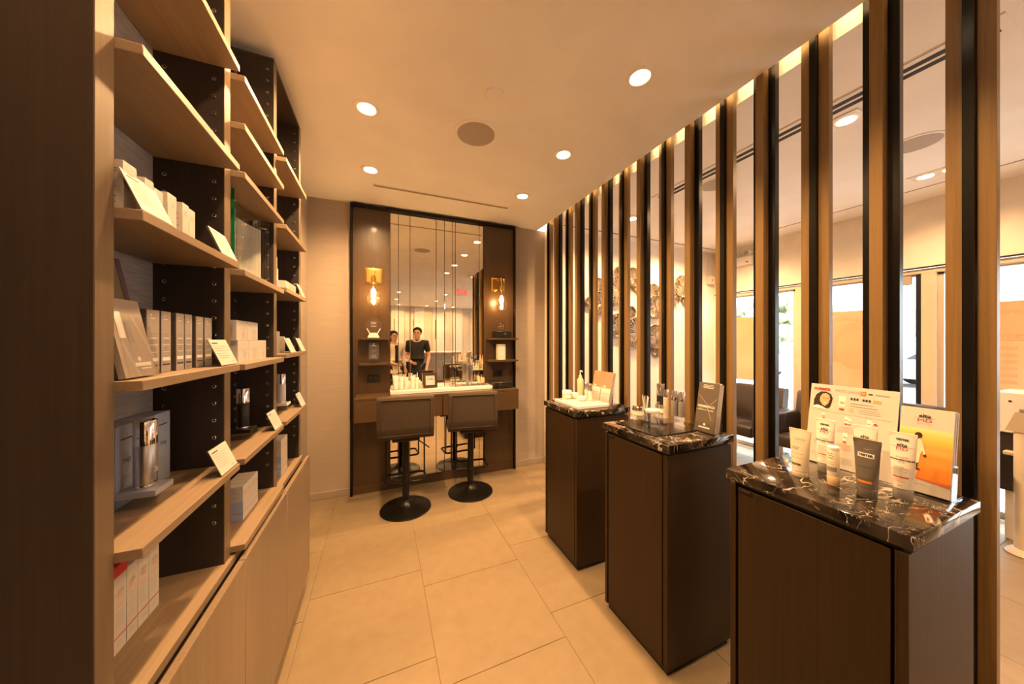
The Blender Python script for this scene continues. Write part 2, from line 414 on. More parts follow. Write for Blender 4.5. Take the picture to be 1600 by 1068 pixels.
# outdoors beyond the glass: car park, cars, trees
struct('ground', box(XR+.3, 70, -50, 50, -.25, -.10), 'asphalt')
def tree(x, y, h, r, n, label):
    t = thing('tree', label, 'tree', (x, y, -.1), 0, 'trees beyond the car park')
    part('trunk', B().lathe([(.22, 0), (.15, h*.5), (.05, h*.8)], 8), 'trunk', t)
    rd = random.Random(n); b = B()
    for i in range(140):
        a, q, z = rd.uniform(0, 6.28), rd.random()**.5, rd.uniform(-1, 1)
        s_ = r*math.sqrt(max(0, 1-z*z))*q
        m = Matrix.Translation((s_*math.cos(a), s_*math.sin(a), h*.68+z*h*.30)) @ Matrix.Rotation(rd.uniform(0, 6), 4, (rd.random(), rd.random(), 1)) @ Matrix.Scale(rd.uniform(.25, .6), 4)
        bmesh.ops.create_icosphere(b.bm, subdivisions=1, radius=1, matrix=m)
    c = part('foliage', b, 'tree', t, smooth=0); c['kind'] = 'stuff'
tree(24, 12.5, 4.2, 2.6, 1, 'pale leafy tree outside, seen through the glass left of the printed face')
tree(29, 6.0, 3.6, 2.4, 2, 'low pale tree outside, seen beside the beige window pillar')
tree(33, 21, 4.6, 2.9, 3, 'tall pale tree outside, farthest left beyond the car park')
def car(x, y, rz, m, label):
    c = thing('car', label, 'car', (x, y, -.1), rz, 'cars parked outside')
    part('body', B().prism([(-2.1, .3), (2.1, .3), (2.15, .62), (1.9, .82), (.95, .92), (-1.6, .95), (-2.05, .85)], -.85, .85, 'y'), m, c)
    part('cabin', B().prism([(-1.5, .94), (.95, .91), (.35, 1.4), (-1.1, 1.42)], -.74, .74, 'y'), 'carglass', c)
    part('roof', box(-1.1, .38, -.70, .70, 1.40, 1.45, .02), m, c)
    for sx in (-1.3, 1.3):
        for sy in (-.86, .66): part('wheel', B().lathe([(.30, 0), (.32, .05), (.32, .15), (.30, .2)], 18, (sx, sy, .32), 'y'), 'tyre', c)
car(15, 9.6, R(80), 'carw', 'white car parked outside, left of the dark window post')
car(16.5, 3.6, R(85), 'car', 'grey car parked outside, right of the dark window post')

# ---------------------------------------------------------------- ceiling fittings and lamps
def spot(parent, x, y, z, power, size=.028, ang=155, blend=.7, col=WARM):
    d = bpy.data.lights.new('lamp', 'SPOT'); d.energy = power; d.color = col; d.spot_size = R(ang); d.spot_blend = blend; d.shadow_soft_size = size
    o = link(bpy.data.objects.new('lamp', d), parent); o.location = (x, y, z); return o
ring_me = B().rings([[(r*math.cos(2*math.pi*i/32), r*math.sin(2*math.pi*i/32), z) for i in range(32)] for r, z in ((.066, 0), (.064, -.005), (.050, -.006), (.043, -.001))], False).mesh('trim_ring', M['white'])
disc_me = B().lathe([(.043, -.001), (.040, -.004), (.0, -.0045)], 24).mesh('lamp_lens', M['lamp'])
def downlight(x, y, label, power=P_DOWN, col=WARM, ang=155):
    t = thing('downlight', label, 'downlight', (x, y, ZC), 0, 'round recessed downlights')
    part('trim_ring', ring_me, None, t); part('lamp_lens', disc_me, None, t)
    spot(t, 0, 0, -.02, power, col=col, ang=ang, blend=.7 if ang > 120 else .9)
for i, y in enumerate((2.62, 1.933, 1.247, .56)):
    downlight(-.072, y, 'round ceiling downlight over the shelf aisle, %s from the vanity wall' % ORD[i], P_DOWN*(1, 1, 1, .45)[i])
for i, y in enumerate((2.577, 1.89, 1.188, .50)):
    downlight(1.174, y, 'round ceiling downlight over the display pedestals, %s from the vanity wall' % ORD[i], P_DOWN*1.25, ang=106)
for i, (x, y) in enumerate(((.45, -2.4), (1.7, -2.4), (.45, -4.0), (1.7, -4.0), (.6, -5.6), (1.6, -5.6), (2.6, -5.6), (3.4, -3.2))):
    downlight(x, y, ('small downlight behind the camera, %s one, seen only in the mirror' % ORD[i]), P_DOWN*.9)
t = thing('ceiling_speaker', 'round beige ceiling speaker grille above the middle of the room', 'speaker', (.551, 1.91, ZC))
part('rim', B().rings([[(r*math.cos(2*math.pi*i/40), r*math.sin(2*math.pi*i/40), z) for i in range(40)] for r, z in ((.137, 0), (.134, -.006), (.118, -.007), (.116, -.002))], False), 'ceiling', t)
part('grille', B().lathe([(.117, -.001), (.116, -.004), (0, -.006)], 40), 'speaker', t)
solo('smoke_detector', B().lathe([(.052, 0), (.052, -.006), (.046, -.010), (0, -.012)], 32), 'ceiling', 'flat round cream cover plate on the ceiling, behind the speaker grille', 'detector', loc=(.554, 1.568, ZC))
t = thing('air_slot', 'long thin slot diffuser in the ceiling in front of the vanity', 'vent', (.545, 2.862, ZC))
part('slot_frame', box(-.615, .615, -.026, .026, -.004, 0, .001).box(-.60, .60, -.02, .02, -.0045, -.003), 'ceiling', t)
part('slot_opening', box(-.60, .60, -.014, .014, -.0055, -.002), 'slotgrey', t)
t = thing('air_slot', 'double black slot diffuser in the lounge ceiling behind the slatted screen', 'vent', (2.345, 1.2, ZC))
part('slot_frame', box(-.09, .075, -.80, .95, -.003, 0), 'ceiling', t)
for dx in (-.028, .028): part('slot_opening', box(dx-.016, dx+.016, -.77, .92, -.005, -.002), 'slot', t)
part('shadow_gap', box(-.085, -.079, -.80, .95, -.004, -.002), 'slotgrey', t)
t = thing('air_slot', 'thin slot running along the lounge ceiling above the windows', 'vent', (4.24, .9, ZC))
part('slot_opening', box(-.006, .006, -1.6, 1.5, -.003, 0), 'slotgrey', t)
t = thing('air_slot', 'thin slot in the lounge ceiling along the wall with metal discs', 'vent', (3.1, 3.05, ZC))
part('slot_opening', box(-1.2, 1.35, -.012, .012, -.003, 0), 'slotgrey', t)
def speaker(x, y, label):
    t = thing('ceiling_speaker', label, 'speaker', (x, y, ZC))
    part('rim', B().rings([[(r*math.cos(2*math.pi*i/40), r*math.sin(2*math.pi*i/40), z) for i in range(40)] for r, z in ((.137, 0), (.134, -.005), (.118, -.006), (.116, -.002))], False), 'ceiling', t)
    part('grille', B().lathe([(.117, -.001), (.116, -.004), (0, -.005)], 40), 'speaker', t)
speaker(3.24, .90, 'round speaker grille in the lounge ceiling between two right-hand posts')
speaker(2.56, 1.76, 'round speaker grille in the lounge ceiling, farther from the open end')
def square_light(x, y, n, label, pw=.6):
    t = thing('square_downlight', label, 'downlight', (x, y, ZC), 0, 'square lounge downlights')
    w = .07*n
    part('trim_frame', box(-.075, .075, -w-.005, w+.005, -.006, 0, .002), 'white', t)
    part('recess', box(-.058, .058, -w+.012, w-.012, -.007, -.004), 'cream', t)
    for i in range(n): part('lamp_lens', B().lathe([(.042, -.006), (.04, -.010), (0, -.0105)], 20, (0, (i-(n-1)/2)*.125, 0)), 'lamp', t)
    spot(t, 0, 0, -.03, P_DOWN*pw)
square_light(2.517, .955, 1, 'square recessed lounge downlight beside the double slot diffuser')
square_light(3.955, .98, 2, 'twin lamp recessed lounge downlight near the windows')
square_light(2.46, 2.60, 1, 'small square lounge downlight near the wall with metal discs', 1.3)
square_light(3.50, 2.70, 1, 'added square fill lamp close above the metal wall discs, behind a screen post', 1.5)  # added lamp, kept out of sight behind a post, brightens the disc wall
square_light(3.92, 2.56, 1, 'added square fill lamp over the far armchair, hidden behind a screen post')  # added lamp for the lounge corner, placed where a post hides it
square_light(3.2, -.6, 2, 'twin lamp recessed lounge downlight behind the camera')
# exit sign (only the mirror shows it)
t = thing('exit_sign', 'hanging exit sign with red letters, seen in the mirror', 'sign', (1.76, -.8, 2.50))
part('housing', box(-.16, .16, -.02, .02, 0, .17, .004), 'white', t); part('bracket', box(-.03, .03, -.015, .015, .17, .24), 'white', t)
Face(t, (-.16, .0205, 0), (1, 0, 0)).done()
Face(t, (.16, .0205, 0), (-1, 0, 0)).text('EXIT', .16, .085, .125, 'redlit', bold=.004).done()
# cove strip hidden above the ceiling edge
t = thing('cove_light', 'warm light strip hidden in the ceiling slot above the slatted screen', 'light strip', (1.612, .26, ZC+.02))
part('strip_lens', box(0, .022, 0, 3.04, .0, .008), 'cove', t, smooth=0)

# ================================================================ LEFT SHELF UNIT
XU, XS = -.435, -.398
UP = (.744, 1.211, 1.687, 2.150)
unit = thing('shelf_unit', 'tall built-in oak shelf unit with dark sides lining the left wall', 'shelf unit', (-.5, 1.46, 0))
part_w = lambda n, b, m, **k: wpart(n, b, m, unit, **k)
part_w('back_panel', box(XL+.001, -.594, .70, 2.19, .775, 2.67), 'paper_grey', smooth=0)
for i, y in enumerate(UP):
    u = part_w('upright', box(-.594, XU-.002, y, y+.04, .775, 2.675), 'panel_dark' if i == 0 else 'dark_side', smooth=0)
    part_w('front_edge', box(XU-.002, XU, y, y+.04, .775 if i else 0, 2.675), 'oak_v', parent=u, smooth=0)
    if i == 0:
        part_w('side_panel', box(XL+.002, XU-.002, y, y+.04, 0, .775), 'panel_dark', smooth=0)
    if i == 3:
        part_w('outer_face', box(-.594, XU-.002, y+.0402, y+.044, .775, 2.675), 'oak_v', parent=u, smooth=0)
    if i:
        sl = B().lathe([(.0052, 0), (.0052, -.004), (.0036, -.0045), (.0030, -.001)], 10, axis='y', caps=False)
        sl.lathe([(.0030, -.0012), (0, -.0014)], 10, axis='y')
        me = sl.mesh('peg_sleeve', M['chrome']); me.materials.append(M['black'])
        for p in me.polygons:
            if math.hypot(p.center.x, p.center.z) < .0031: p.material_index = 1
        for col in (-.458, -.568):
            for k in range(-14, 21):
                z = 1.617+.0508*k
                if .83 < z < 2.64:
                    o = link(bpy.data.objects.new('peg_sleeve', me), u); o.location = Vector((col, y, z))-unit.location
part_w('top_panel', box(XL+.002, XU-.001, 1.687, 2.19, 2.676, 2.690), 'panel_dark', smooth=0)
HS = ([1.074, 1.377, 1.686, 1.986, 2.288], [.803, 1.074, 1.374, 1.674, 1.984, 2.137, 2.289], [1.079, 1.386, 1.69, 1.978, 2.284])
for b_, hs in enumerate(HS):
    y0, y1 = UP[b_]+.0405, UP[b_+1]-.0005
    for z in hs:
        part_w('shelf', box(-.592, XS, y0, y1, z-.0195, z, .0012), 'oak')
part_w('ledge', box(-.592, -.424, UP[0]+.0405, 2.19, .752, .775, .001), 'oak')
seams = (.746, 1.2285, 1.7065, 2.192)
for i in range(3):
    part_w('door', box(-.408, -.390, seams[i]+.0015, seams[i+1]-.0015, .097, .767, .001), 'door')
part_w('carcass', box(XL+.002, -.410, .79, 2.19, .09, .740), 'panel_dark', smooth=0)
part_w('toe_kick', box(XL+.002, -.425, .79, 2.185, 0, .09), 'black', smooth=0)

# ---- shop goods on the shelves
def carton(label, group, x0, x1, y0, y1, z0, h, m, style, seed=1, cat='carton', name='carton'):
    """a folding carton: front (+X) and near side carry print; the tuck lid is a part"""
    t = thing(name, label, cat, ((x0+x1)/2, (y0+y1)/2, z0), 0, group)
    wpart('box_body', box(x0, x1, y0, y1, z0, z0+h-.0015, .0006), m, t)
    wpart('tuck_lid', box(x0+.0006, x1-.0006, y0+.0006, y1-.0006, z0+h-.0015, z0+h), m, t)
    w = y1-y0; d = x1-x0
    F = Face(t, Vector((x1, y0, z0))-t.location, (0, 1, 0)); S = Face(t, Vector((x0, y0, z0))-t.location, (1, 0, 0))
    if style == 'grey':
        F.rect(.001, w-.001, .001, h-.001, 'silver', .4)
        F.lines(w*.2, w*.8, h*.63, 2, .006, 'greyink', .0022, seed, True).rect(w*.22, w*.78, h*.555, h*.57, 'whiteink')
        F.lines(w*.2, w*.8, h*.52, 2, .006, 'greyink', .0022, seed+1, True).rect(w*.16, w*.84, h*.45, h*.46, 'whiteink')
        F.lines(w*.22, w*.78, h*.41, 2, .006, 'greyink', .0022, seed+2, True).rect(w*.22, w*.78, h*.335, h*.345, 'whiteink')
        F.rect(w*.14, w*.86, h*.195, h*.25, 'whiteink').rect(w*.15, w*.85, h*.12, h*.142, 'ink').rect(w*.3, w*.7, h*.127, h*.135, 'whiteink')
        F.oval(w*.32, h*.92, w*.05, w*.05, 'whiteink').rect(w*.25, w*.6, h*.86, h*.872, 'whiteink').rect(w*.3, w*.5, h*.06, h*.07, 'greyink')
        S.lines(d*.1, d*.9, h*.9, 16, .007, 'greyink', .0015, seed)
    elif style == 'white':
        F.lines(w*.25, w*.75, h*.78, 2, .007, 'greyink', .0014, seed, True).lines(w*.3, w*.7, h*.3, 3, .006, 'greyink', .001, seed+1, True)
        S.lines(d*.08, d*.9, h*.88, int(h/.0055)-3, .0055, 'ink', .0012, seed)
    elif style == 'cream_stack':
        F.rect(w*.06, w*.94, h*.58, h*.59, 'greyink').lines(w*.45, w*.52, h*.5, 5, .006, 'peach', .0025, seed).lines(w*.56, w*.8, h*.5, 5, .006, 'greyink', .0012, seed)
        S.lines(d*.08, d*.92, h*.86, 9, .006, 'greyink', .0018, seed)
    elif style == 'redline':
        F.rect(0, w, h*.20, h*.215, 'red').text('elta', w*.5, h*.80, w*.34, 'greyink').text('MD', w*.5, h*.72, w*.34, 'peach').rect(w*.1, w*.9, h*.762, h*.767, 'greyink')
        F.lines(w*.15, w*.85, h*.62, 2, .005, 'peach', .0016, seed, True).lines(w*.12, w*.88, h*.52, 6, .006, 'greyink', .0008, seed+1).lines(w*.2, w*.8, h*.14, 2, .006, 'greyink', .0009, seed)
        S.rect(0, d, h*.20, h*.215, 'red').rect(0, d, 0, h*.195, 'bluegrey').rect(0, d, h*.22, h*.55, 'bluegrey').lines(d*.1, d*.9, h*.92, 8, .005, 'greyink', .0014, seed)
    elif style == 'blue':
        F.oval(w*.5, h*.88, w*.04, w*.04, 'greyink').rect(w*.22, w*.78, h*.82, h*.838, 'ink').text('TNS', w*.5, h*.55, w*.22, 'ink')
        F.lines(w*.2, w*.8, h*.36, 6, .007, 'greyink', .0014, seed)
    elif style == 'black':
        F.lines(w*.25, w*.75, h*.7, 3, .008, 'greyink', .001, seed, True)
    F.done(); S.done(); return t
def card_sign(y0, y1, z, label, lines=6, h=.072, lean=.030, xb=-.405):
    """slanted acrylic price-card holder with a printed card"""
    t = thing('card_holder', label, 'card holder', (xb, (y0+y1)/2, z), 0, 'slanted description cards on the shelf fronts')
    w = (y1-y0)/2
    part('acrylic_stand', B().prism([(0.001, 0), (.001, .0022), (-lean-.001, h+.002), (-lean-.003, h+.002), (-.0025, .0022), (-.055, .0022), (-.055, 0)], -w, w, 'y'), 'acrylic', t, smooth=0)
    nrm = Vector((h, 0, lean)).normalized()*.0012
    up = Vector((-lean, 0, h)); L = up.length; u = up.normalized()
    c = B(); O = Vector((.0015, -w, .003))
    q = [O, O+Vector((0, 2*w, 0)), O+Vector((0, 2*w, 0))+up*.98, O+up*.98]
    c.rings([[p for p in q], [p+nrm for p in q]])
    part('card', c, 'card', t, smooth=0)
    F = Face(t, O+nrm, (0, 1, 0), u)
    F.lines(.008, .055, L*.86, 1, .01, 'ink', .003, 3).lines(.008, 2*w-.012, L*.74, lines, .0072, 'greyink', .0013, int(y0*100)).lines(2*w-.035, 2*w-.012, L*.12, 1, .01, 'greyink', .002, 2).done()
# bay 1, upper shelf
for i, (y0, y1, h, dx) in enumerate(((.797, .831, .090, 0), (.8545, .880, .086, 0), (.8815, .909, .078, 0), (.926, .958, .088, 0), (.982, 1.008, .088, 0), (1.010, 1.036, .084, .0))):
    carton('white skincare carton on the upper left shelf, %s from the left' % ORD[i], 'white cartons on the upper left shelf', -.487, -.43, y0, y1, 1.686, h, 'card', 'white', i+1)
card_sign(.79, .885, 1.686, 'slanted card sign in front of the white cartons on the upper left shelf')
card_sign(1.105, 1.206, 1.686, 'slanted card sign at the right end of the upper left shelf', 5)
# bay 1, middle shelf
for i, (y0, y1) in enumerate(((.898, .940), (.945, .981), (1.000, 1.034), (1.036, 1.070), (1.087, 1.125), (1.131, 1.173))):
    carton('silver grey skincare carton on the middle left shelf, %s from the left' % ORD[i], 'silver cartons on the middle left shelf', -.515, -.45, y0, y1, 1.377, .138-(.002*(i > 3)), 'darkgrey', 'grey', i*3+2)
card_sign(1.105, 1.208, 1.377, 'slanted card sign beside the silver cartons on the middle left shelf')
t = thing('leaflet_holder', 'clear leaflet holder leaning at the left end of the middle left shelf', 'leaflet holder', (-.462, .840, 1.377))
def tilt(b, a, o=(0, 0, 0)): return b.xf(Matrix.Translation(o) @ Matrix.Rotation(R(a), 4, 'Y') @ Matrix.Translation(-Vector(o)))
hold = tilt(box(.0, .002, -.042, .046, 0, .118).box(-.026, -.024, -.042, .046, 0, .165).box(-.026, .002, .044, .046, 0, .10).box(-.026, .002, -.042, -.040, 0, .10).box(-.026, .002, -.042, .046, 0, .002), -11)
part('pocket', hold.xf(Matrix.Translation((.04, 0, .002))), 'acrylic', t, smooth=0)
t2 = thing('leaflet', 'taupe leaflet with a bottle picture standing in the left shelf holder', 'leaflet', (-.422, .840, 1.381), 0)
lb = tilt(box(-.014, -.004, -.044, .040, 0, .150), -11); part('sheets', lb, 'taupe_l', t2, smooth=0)
rot = Matrix.Rotation(R(-11), 3, 'Y')
F = Face(t2, rot @ Vector((-.004, -.038, 0)), (0, 1, 0), rot @ Vector((0, 0, 1)))
F.rect(.004, .020, .075, .125, 'whiteink').rect(.026, .040, .066, .110, 'greyink').oval(.040, .034, .0045, .0045, 'whiteink').rect(.026, .070, .020, .027, 'whiteink').rect(.040, .068, .014, .0165, 'whiteink').done()
t3 = thing('leaflet', 'tall dark leaflet with a purple edge behind the taupe one', 'leaflet', (-.434, .840, 1.381), 0)
part('sheets', tilt(box(-.012, -.004, -.044, .030, 0, .235), -11), 'taupe', t3, smooth=0); part('purple_edge', tilt(box(-.0125, -.0035, .030, .043, 0, .235), -11), 'purple', t3, smooth=0)
# pump bottles on two-tier risers
def pump(x, y, z, body, riser, label, rlabel):
    r = thing('riser', rlabel, 'riser', (x, y, z), 0, 'small product risers on the shelf')
    part('clear_base', box(-.033, .035, -.032, .034, 0, .023, .001), 'acrylic', r, smooth=0)
    part('top_slab', box(-.034, .034, -.033, .033, .0235, .0375, .0012), riser, r)
    t = thing('pump_bottle', label, 'bottle', (x, y, z+.0378), 0, 'round pump bottles on the lower shelves')
    part('body', B().lathe([(.0185, 0), (.0192, .002), (.0192, .096), (.0185, .097)], 32), body, t)
    part('cap', B().lathe([(.0192, .0975), (.0196, .098), (.0196, .151), (.0186, .153), (0, .1535)], 32), 'chrome', t)
    part('base_ring', B().lathe([(.0190, -.0002), (.0194, .001), (.0194, .006), (.0192, .0065)], 32), 'chrome', t)
    fr = .0193
    F = Face(t, (0, 0, 0), (.35, .94, 0), f=lambda a, b_: fr*math.cos(a/fr))
    F.f = None
    class Cyl(Face):
        def pt(s, x_, y_, k=1):
            a = x_/fr+R(10); return Vector(((fr+.0002*k)*math.cos(a), (fr+.0002*k)*math.sin(a), y_))
    F = Cyl(t, (0, 0, 0), (0, 1, 0)); F.f = True
    if body != 'black':
        F.rect(-.010, .012, .034, .0355, 'whiteink').rect(-.010, .012, .043, .0445, 'whiteink').rect(-.006, .008, .038, .041, 'whiteink')
        for q in range(3): F.rect(-.010+.008*q, -.006+.008*q, .011, .0135, 'ink')
    else: F.rect(.004, .011, .012, .026, 'whiteink')
    F.done()
pump(-.503, 1.000, 1.074, 'steel', 'lilac', 'silver pump bottle with mirror cap on a lilac riser', 'lilac slab riser under the silver pump bottle')
pump(-.490, 1.520, 1.074, 'black', 'black', 'black pump bottle with mirror cap on a black riser', 'black slab riser under the black pump bottle')
pump(-.490, 2.030, 1.079, 'coolwhite', 'white', 'white pump bottle with mirror cap on a white riser', 'white slab riser under the white pump bottle')
for i, (y0, y1) in enumerate(((.90, .975), (.978, 1.042), (1.044, 1.108), (1.110, 1.173))):
    carton('tall blue grey carton behind the silver pump bottle, %s from the left' % ORD[i], 'blue grey cartons behind the silver bottle', -.590, -.540, y0, y1, 1.074, .182, 'bluegrey', 'blue', i+4)
card_sign(1.105, 1.206, 1.074, 'slanted card sign right of the silver pump bottle', 6)
for i, (y0, y1) in enumerate(((.906, .9425), (.944, .980), (.9815, 1.0155), (1.0165, 1.0535), (1.0545, 1.092))):
    carton('white and red sunscreen carton on the lowest left ledge, %s from the left' % ORD[i], 'white and red cartons on the lowest ledge', -.580, -.524, y0, y1, .775, .166, 'card', 'redline', i+3)
carton('flat dark red carton lying on top of the white and red cartons', None, -.580, -.521, .906, .978, .9415, .025, 'red', 'none')
# bay 2
t = thing('glass_plaque', 'curved green-edged glass award plaque with a printed sheet on the upper middle shelf', 'award', (-.45, 1.475, 1.674))
def bow(y): return -.045*(1-((y)/.175)**2)
n = 20; ys_ = [-.172+.344*i/n for i in range(n+1)]
def sheet(a, b, z0, z1, off, th):
    yy = [a+(b-a)*i/16 for i in range(17)]
    return B().rings([[(bow(y)+off, y, z0), (bow(y)+off+th, y, z0), (bow(y)+off+th, y, z1), (bow(y)+off, y, z1)] for y in yy])
part('glass_sheet', sheet(-.172, .172, .0, .272, 0, .009), 'greenglass', t, smooth=30)
part('glass_edge', sheet(-.1735, -.1722, .0, .272, 0, .009), 'green', t, smooth=0)
part('printed_sheet', sheet(.008, .150, .012, .235, -.004, .002), 'card', t, smooth=30)
part('lilac_band', sheet(-.055, .006, .012, .262, -.004, .002), 'bluegrey', t, smooth=30)
for y, z in ((-.150, .245), (.155, .245), (.155, .03)): part('steel_pin', B().lathe([(.004, -.012), (.004, .014)], 10, (bow(y), y, z), 'x'), 'chrome', t)
F = Face(t, (0, .008, .012), (0, 1, 0)); F.f = True
F.pt = lambda x_, y_, k=1: Vector((bow(.008+x_)-.0018+.0003, .008+x_, .012+y_))
F.lines(.02, .125, .17, 14, .009, 'greyink', .0012, 9, True).done()
GB = 'square cream jars cartons stacked on the middle shelf'
for i, (y0, y1) in enumerate(((1.338, 1.432), (1.434, 1.526), (1.528, 1.62))):
    carton('square cream carton, %s from the left in the bottom row of the stack' % ORD[i], GB, -.540, -.445, y0, y1, 1.374, .075, 'card', 'cream_stack', i+1)
for i, (y0, y1) in enumerate(((1.326, 1.418), (1.420, 1.523))):
    carton('square cream carton on top of the stack, %s one' % ('left' if i == 0 else 'right'), GB, -.540, -.445, y0, y1, 1.449, .068, 'card', 'cream_stack', i+5)
for i, (y0, y1) in enumerate(((1.30, 1.375), (1.38, 1.455))):
    carton('black carton behind the black pump bottle, %s one' % ('left' if i == 0 else 'right'), 'black cartons behind the black bottle', -.590, -.535, y0, y1, 1.074, .185, 'darkgrey', 'black', i+5)
card_sign(1.580, 1.680, 1.074, 'slanted card sign right of the black pump bottle', 6)
for i in range(4):
    carton('red-striped carton on the low middle shelf, %s of four from the left' % ORD[i], 'red striped cartons on the low middle shelf', -.520, -.457, 1.418+.037*i, 1.4545+.037*i, .803, .121, 'card', 'redline', i+9)
# bay 3
carton('slim tall white carton at the left of the upper far shelf', None, -.50, -.45, 1.760, 1.795, 1.69, .150, 'card', 'white', 3)
carton('cream carton right of the slim white one on the upper far shelf', None, -.52, -.46, 1.800, 1.850, 1.69, .105, 'card', 'white', 5)
t = carton('low white carton with orange swirls on the upper far shelf', None, -.46, -.415, 1.79, 1.98, 1.69, .042, 'card', 'none')
F = Face(t, (.0225, -.095, 0), (0, 1, 0))
for q in (.075, .135):
    F.poly([(q-.02, .034), (q-.004, .034), (q+.012, .020), (q-.004, .006), (q-.02, .006), (q-.004, .020)], 'peach')
F.done()
card_sign(2.07, 2.15, 1.69, 'slanted card sign at the right end of the upper far shelf', 4)
carton('silver carton stacked left on the middle far shelf', None, -.50, -.45, 1.760, 1.835, 1.386, .105, 'silver', 'none', 3)
carton('silver carton standing right on the middle far shelf', None, -.50, -.45, 1.840, 1.925, 1.386, .082, 'silver', 'none', 3)
card_sign(1.830, 1.925, 1.386, 'slanted card sign at the left of the middle far shelf', 4)
card_sign(2.055, 2.145, 1.386, 'slanted card sign at the right of the middle far shelf', 4)
card_sign(2.055, 2.145, 1.079, 'slanted card sign right of the white pump bottle', 5)
for i in range(3):
    carton('white carton with a red line on the lowest far ledge, %s from the left' % ORD[i], 'white cartons on the lowest far ledge', -.515, -.457, 1.885+.039*i, 1.9225+.039*i, .775, .178, 'card', 'redline', i+15)

# ================================================================ VANITY
van = thing('vanity', 'built-in walnut make-up vanity with strip mirror on the back wall', 'vanity', (.57, 3.2, 0))
vp = lambda n, b, m, **k: wpart(n, b, m, van, **k)
fr = vp('frame', box(-.262, -.240, 3.262, YB, 0, 2.725, .002).box(1.382, 1.402, 3.262, YB, 0, 2.725, .002).box(-.240, 1.382, 3.262, YB, 2.698, 2.725, .002), 'fin')
vp('side_panel', box(-.240, .080, 3.292, YB, .088, 2.698, .001), 'van_wood'); vp('side_panel', box(1.036, 1.382, 3.292, YB, .088, 2.698, .001), 'van_wood')
vp('plinth', box(-.240, 1.382, 3.290, YB, 0, .086, .001), 'van_wood_h')
vp('mirror_backing', box(.080, 1.036, 3.303, YB, .086, 2.698), 'black', smooth=0)
mx = [.083, .160, .270, .526, .611, .695, .725, .986, 1.033]
for a, b_ in zip(mx, mx[1:]): vp('mirror_strip', box(a+.0022, b_-.0022, 3.297, 3.303, .088, 2.697, .0012), 'mirror', smooth=0)
# counter with two drawers
vp('counter_top', box(-.212, 1.325, 3.000, 3.296, .925, .945, .0015), 'van_wood_h')
vp('counter_body', box(-.207, 1.320, 3.016, 3.296, .740, .924), 'van_wood', smooth=0)
vp('drawer', box(-.209, .536, 2.998, 3.016, .738, .922, .0015), 'van_wood_h'); vp('drawer', box(.542, 1.322, 2.998, 3.016, .738, .922, .0015), 'van_wood_h')
for x0, x1 in ((-.195, .066), (1.065, 1.376)):
    for z in (1.237, 1.472):
        s = vp('wall_shelf', B().prism([(x0+.03, 3.150), (x1, 3.150), (x1, 3.292), (x0, 3.292), (x0, 3.19)], z-.018, z), 'van_wood_h', smooth=0)
        if x0 > 1:
            for xx in (x1, ): vp('brass_peg', B().lathe([(.007, 0), (.007, .016), (.005, .018), (0, .018)], 12, (xx, 3.17, z-.009), 'x'), 'brass', parent=s)
    p = vp('outlet_plate', box(x0+.075, x0+.190, 3.287, 3.292, 1.045, 1.120, .002), 'black')
    for dx in (.105, .155): vp('socket', box(x0+dx-.014, x0+dx+.014, 3.2855, 3.2872, 1.064, 1.100, .0015), 'blackgloss', parent=p)
def sconce(x, label):
    t = thing('wall_sconce', label, 'wall lamp', (x, 3.292, 2.06), 0, 'brass globe sconces on the vanity')
    part('back_plate', box(-.078, .078, -.014, 0, -.075, .075, .003, 2).box(-.064, .064, -.017, -.013, -.061, .061, .002), 'brass', t)
    part('arm', B().tube([(0, -.01, .035), (0, -.06, .06), (0, -.11, .055), (0, -.125, .02), (0, -.125, -.03)], .007, 10), 'brass', t)
    part('socket', B().lathe([(.010, -.02), (.020, -.03), (.022, -.05), (.018, -.085), (.013, -.09)], 20, (0, -.125, 0)), 'brass', t)
    b = part('globe_bulb', B().lathe([(.012, -.085), (.016, -.11), (.032, -.14), (.055, -.175), (.066, -.215), (.062, -.255), (.045, -.285), (.022, -.300), (0, -.304)], 28, (0, -.125, 0), caps=False), 'bulbglass', t)
    pts = []
    for i in range(49):
        a = i*2*math.pi/16; z = -.195+.024*math.cos(i*math.pi/4)
        pts.append((.020*math.cos(a), -.125+.020*math.sin(a), z))
    part('filament', B().tube(pts, .0024, 6), 'filament', t)
    d = bpy.data.lights.new('lamp', 'POINT'); d.energy = P_SCONCE; d.color = (1, .55, .20); d.shadow_soft_size = .03
    o = link(bpy.data.objects.new('lamp', d), t); o.location = (0, -.125, -.19)
sconce(-.062, 'brass square wall sconce with a glowing globe bulb, left of the vanity mirror')
sconce(1.195, 'brass square wall sconce with a glowing globe bulb, right of the vanity mirror')
# awards and boxes on the small wall shelves
t = thing('award', 'clear octagonal award on a white foot on the left vanity shelf', 'award', (-.062, 3.215, 1.4725))
part('foot', B().prism([(-.052, 0), (.052, 0), (.036, .035), (.022, .045), (-.022, .045), (-.036, .035)], -.025, .025, 'y'), 'white', t)
for s in (-1, 1): part('prong', B().tube([(s*.030, 0, .035), (s*.058, 0, .085)], .0045, 8), 'white', t)
g = part('clear_disc', B().prism([(.075*math.cos(R(22.5+45*i)), .115+.075*math.sin(R(22.5+45*i))) for i in range(8)], -.006, .006, 'y'), 'acrylic', t, smooth=0)
Face(t, (-.06, -.0065, .06), (1, 0, 0)).lines(.025, .095, .085, 4, .013, 'whiteink', .003, 4, True).done()
t = thing('award', 'upright smoked acrylic award block under the octagonal award', 'award', (-.060, 3.215, 1.2375))
part('block', box(-.043, .043, -.014, .014, .03, .190, .002), 'darkgrey', t); part('clear_foot', box(-.046, .046, -.025, .025, 0, .03, .002), 'acrylic', t)
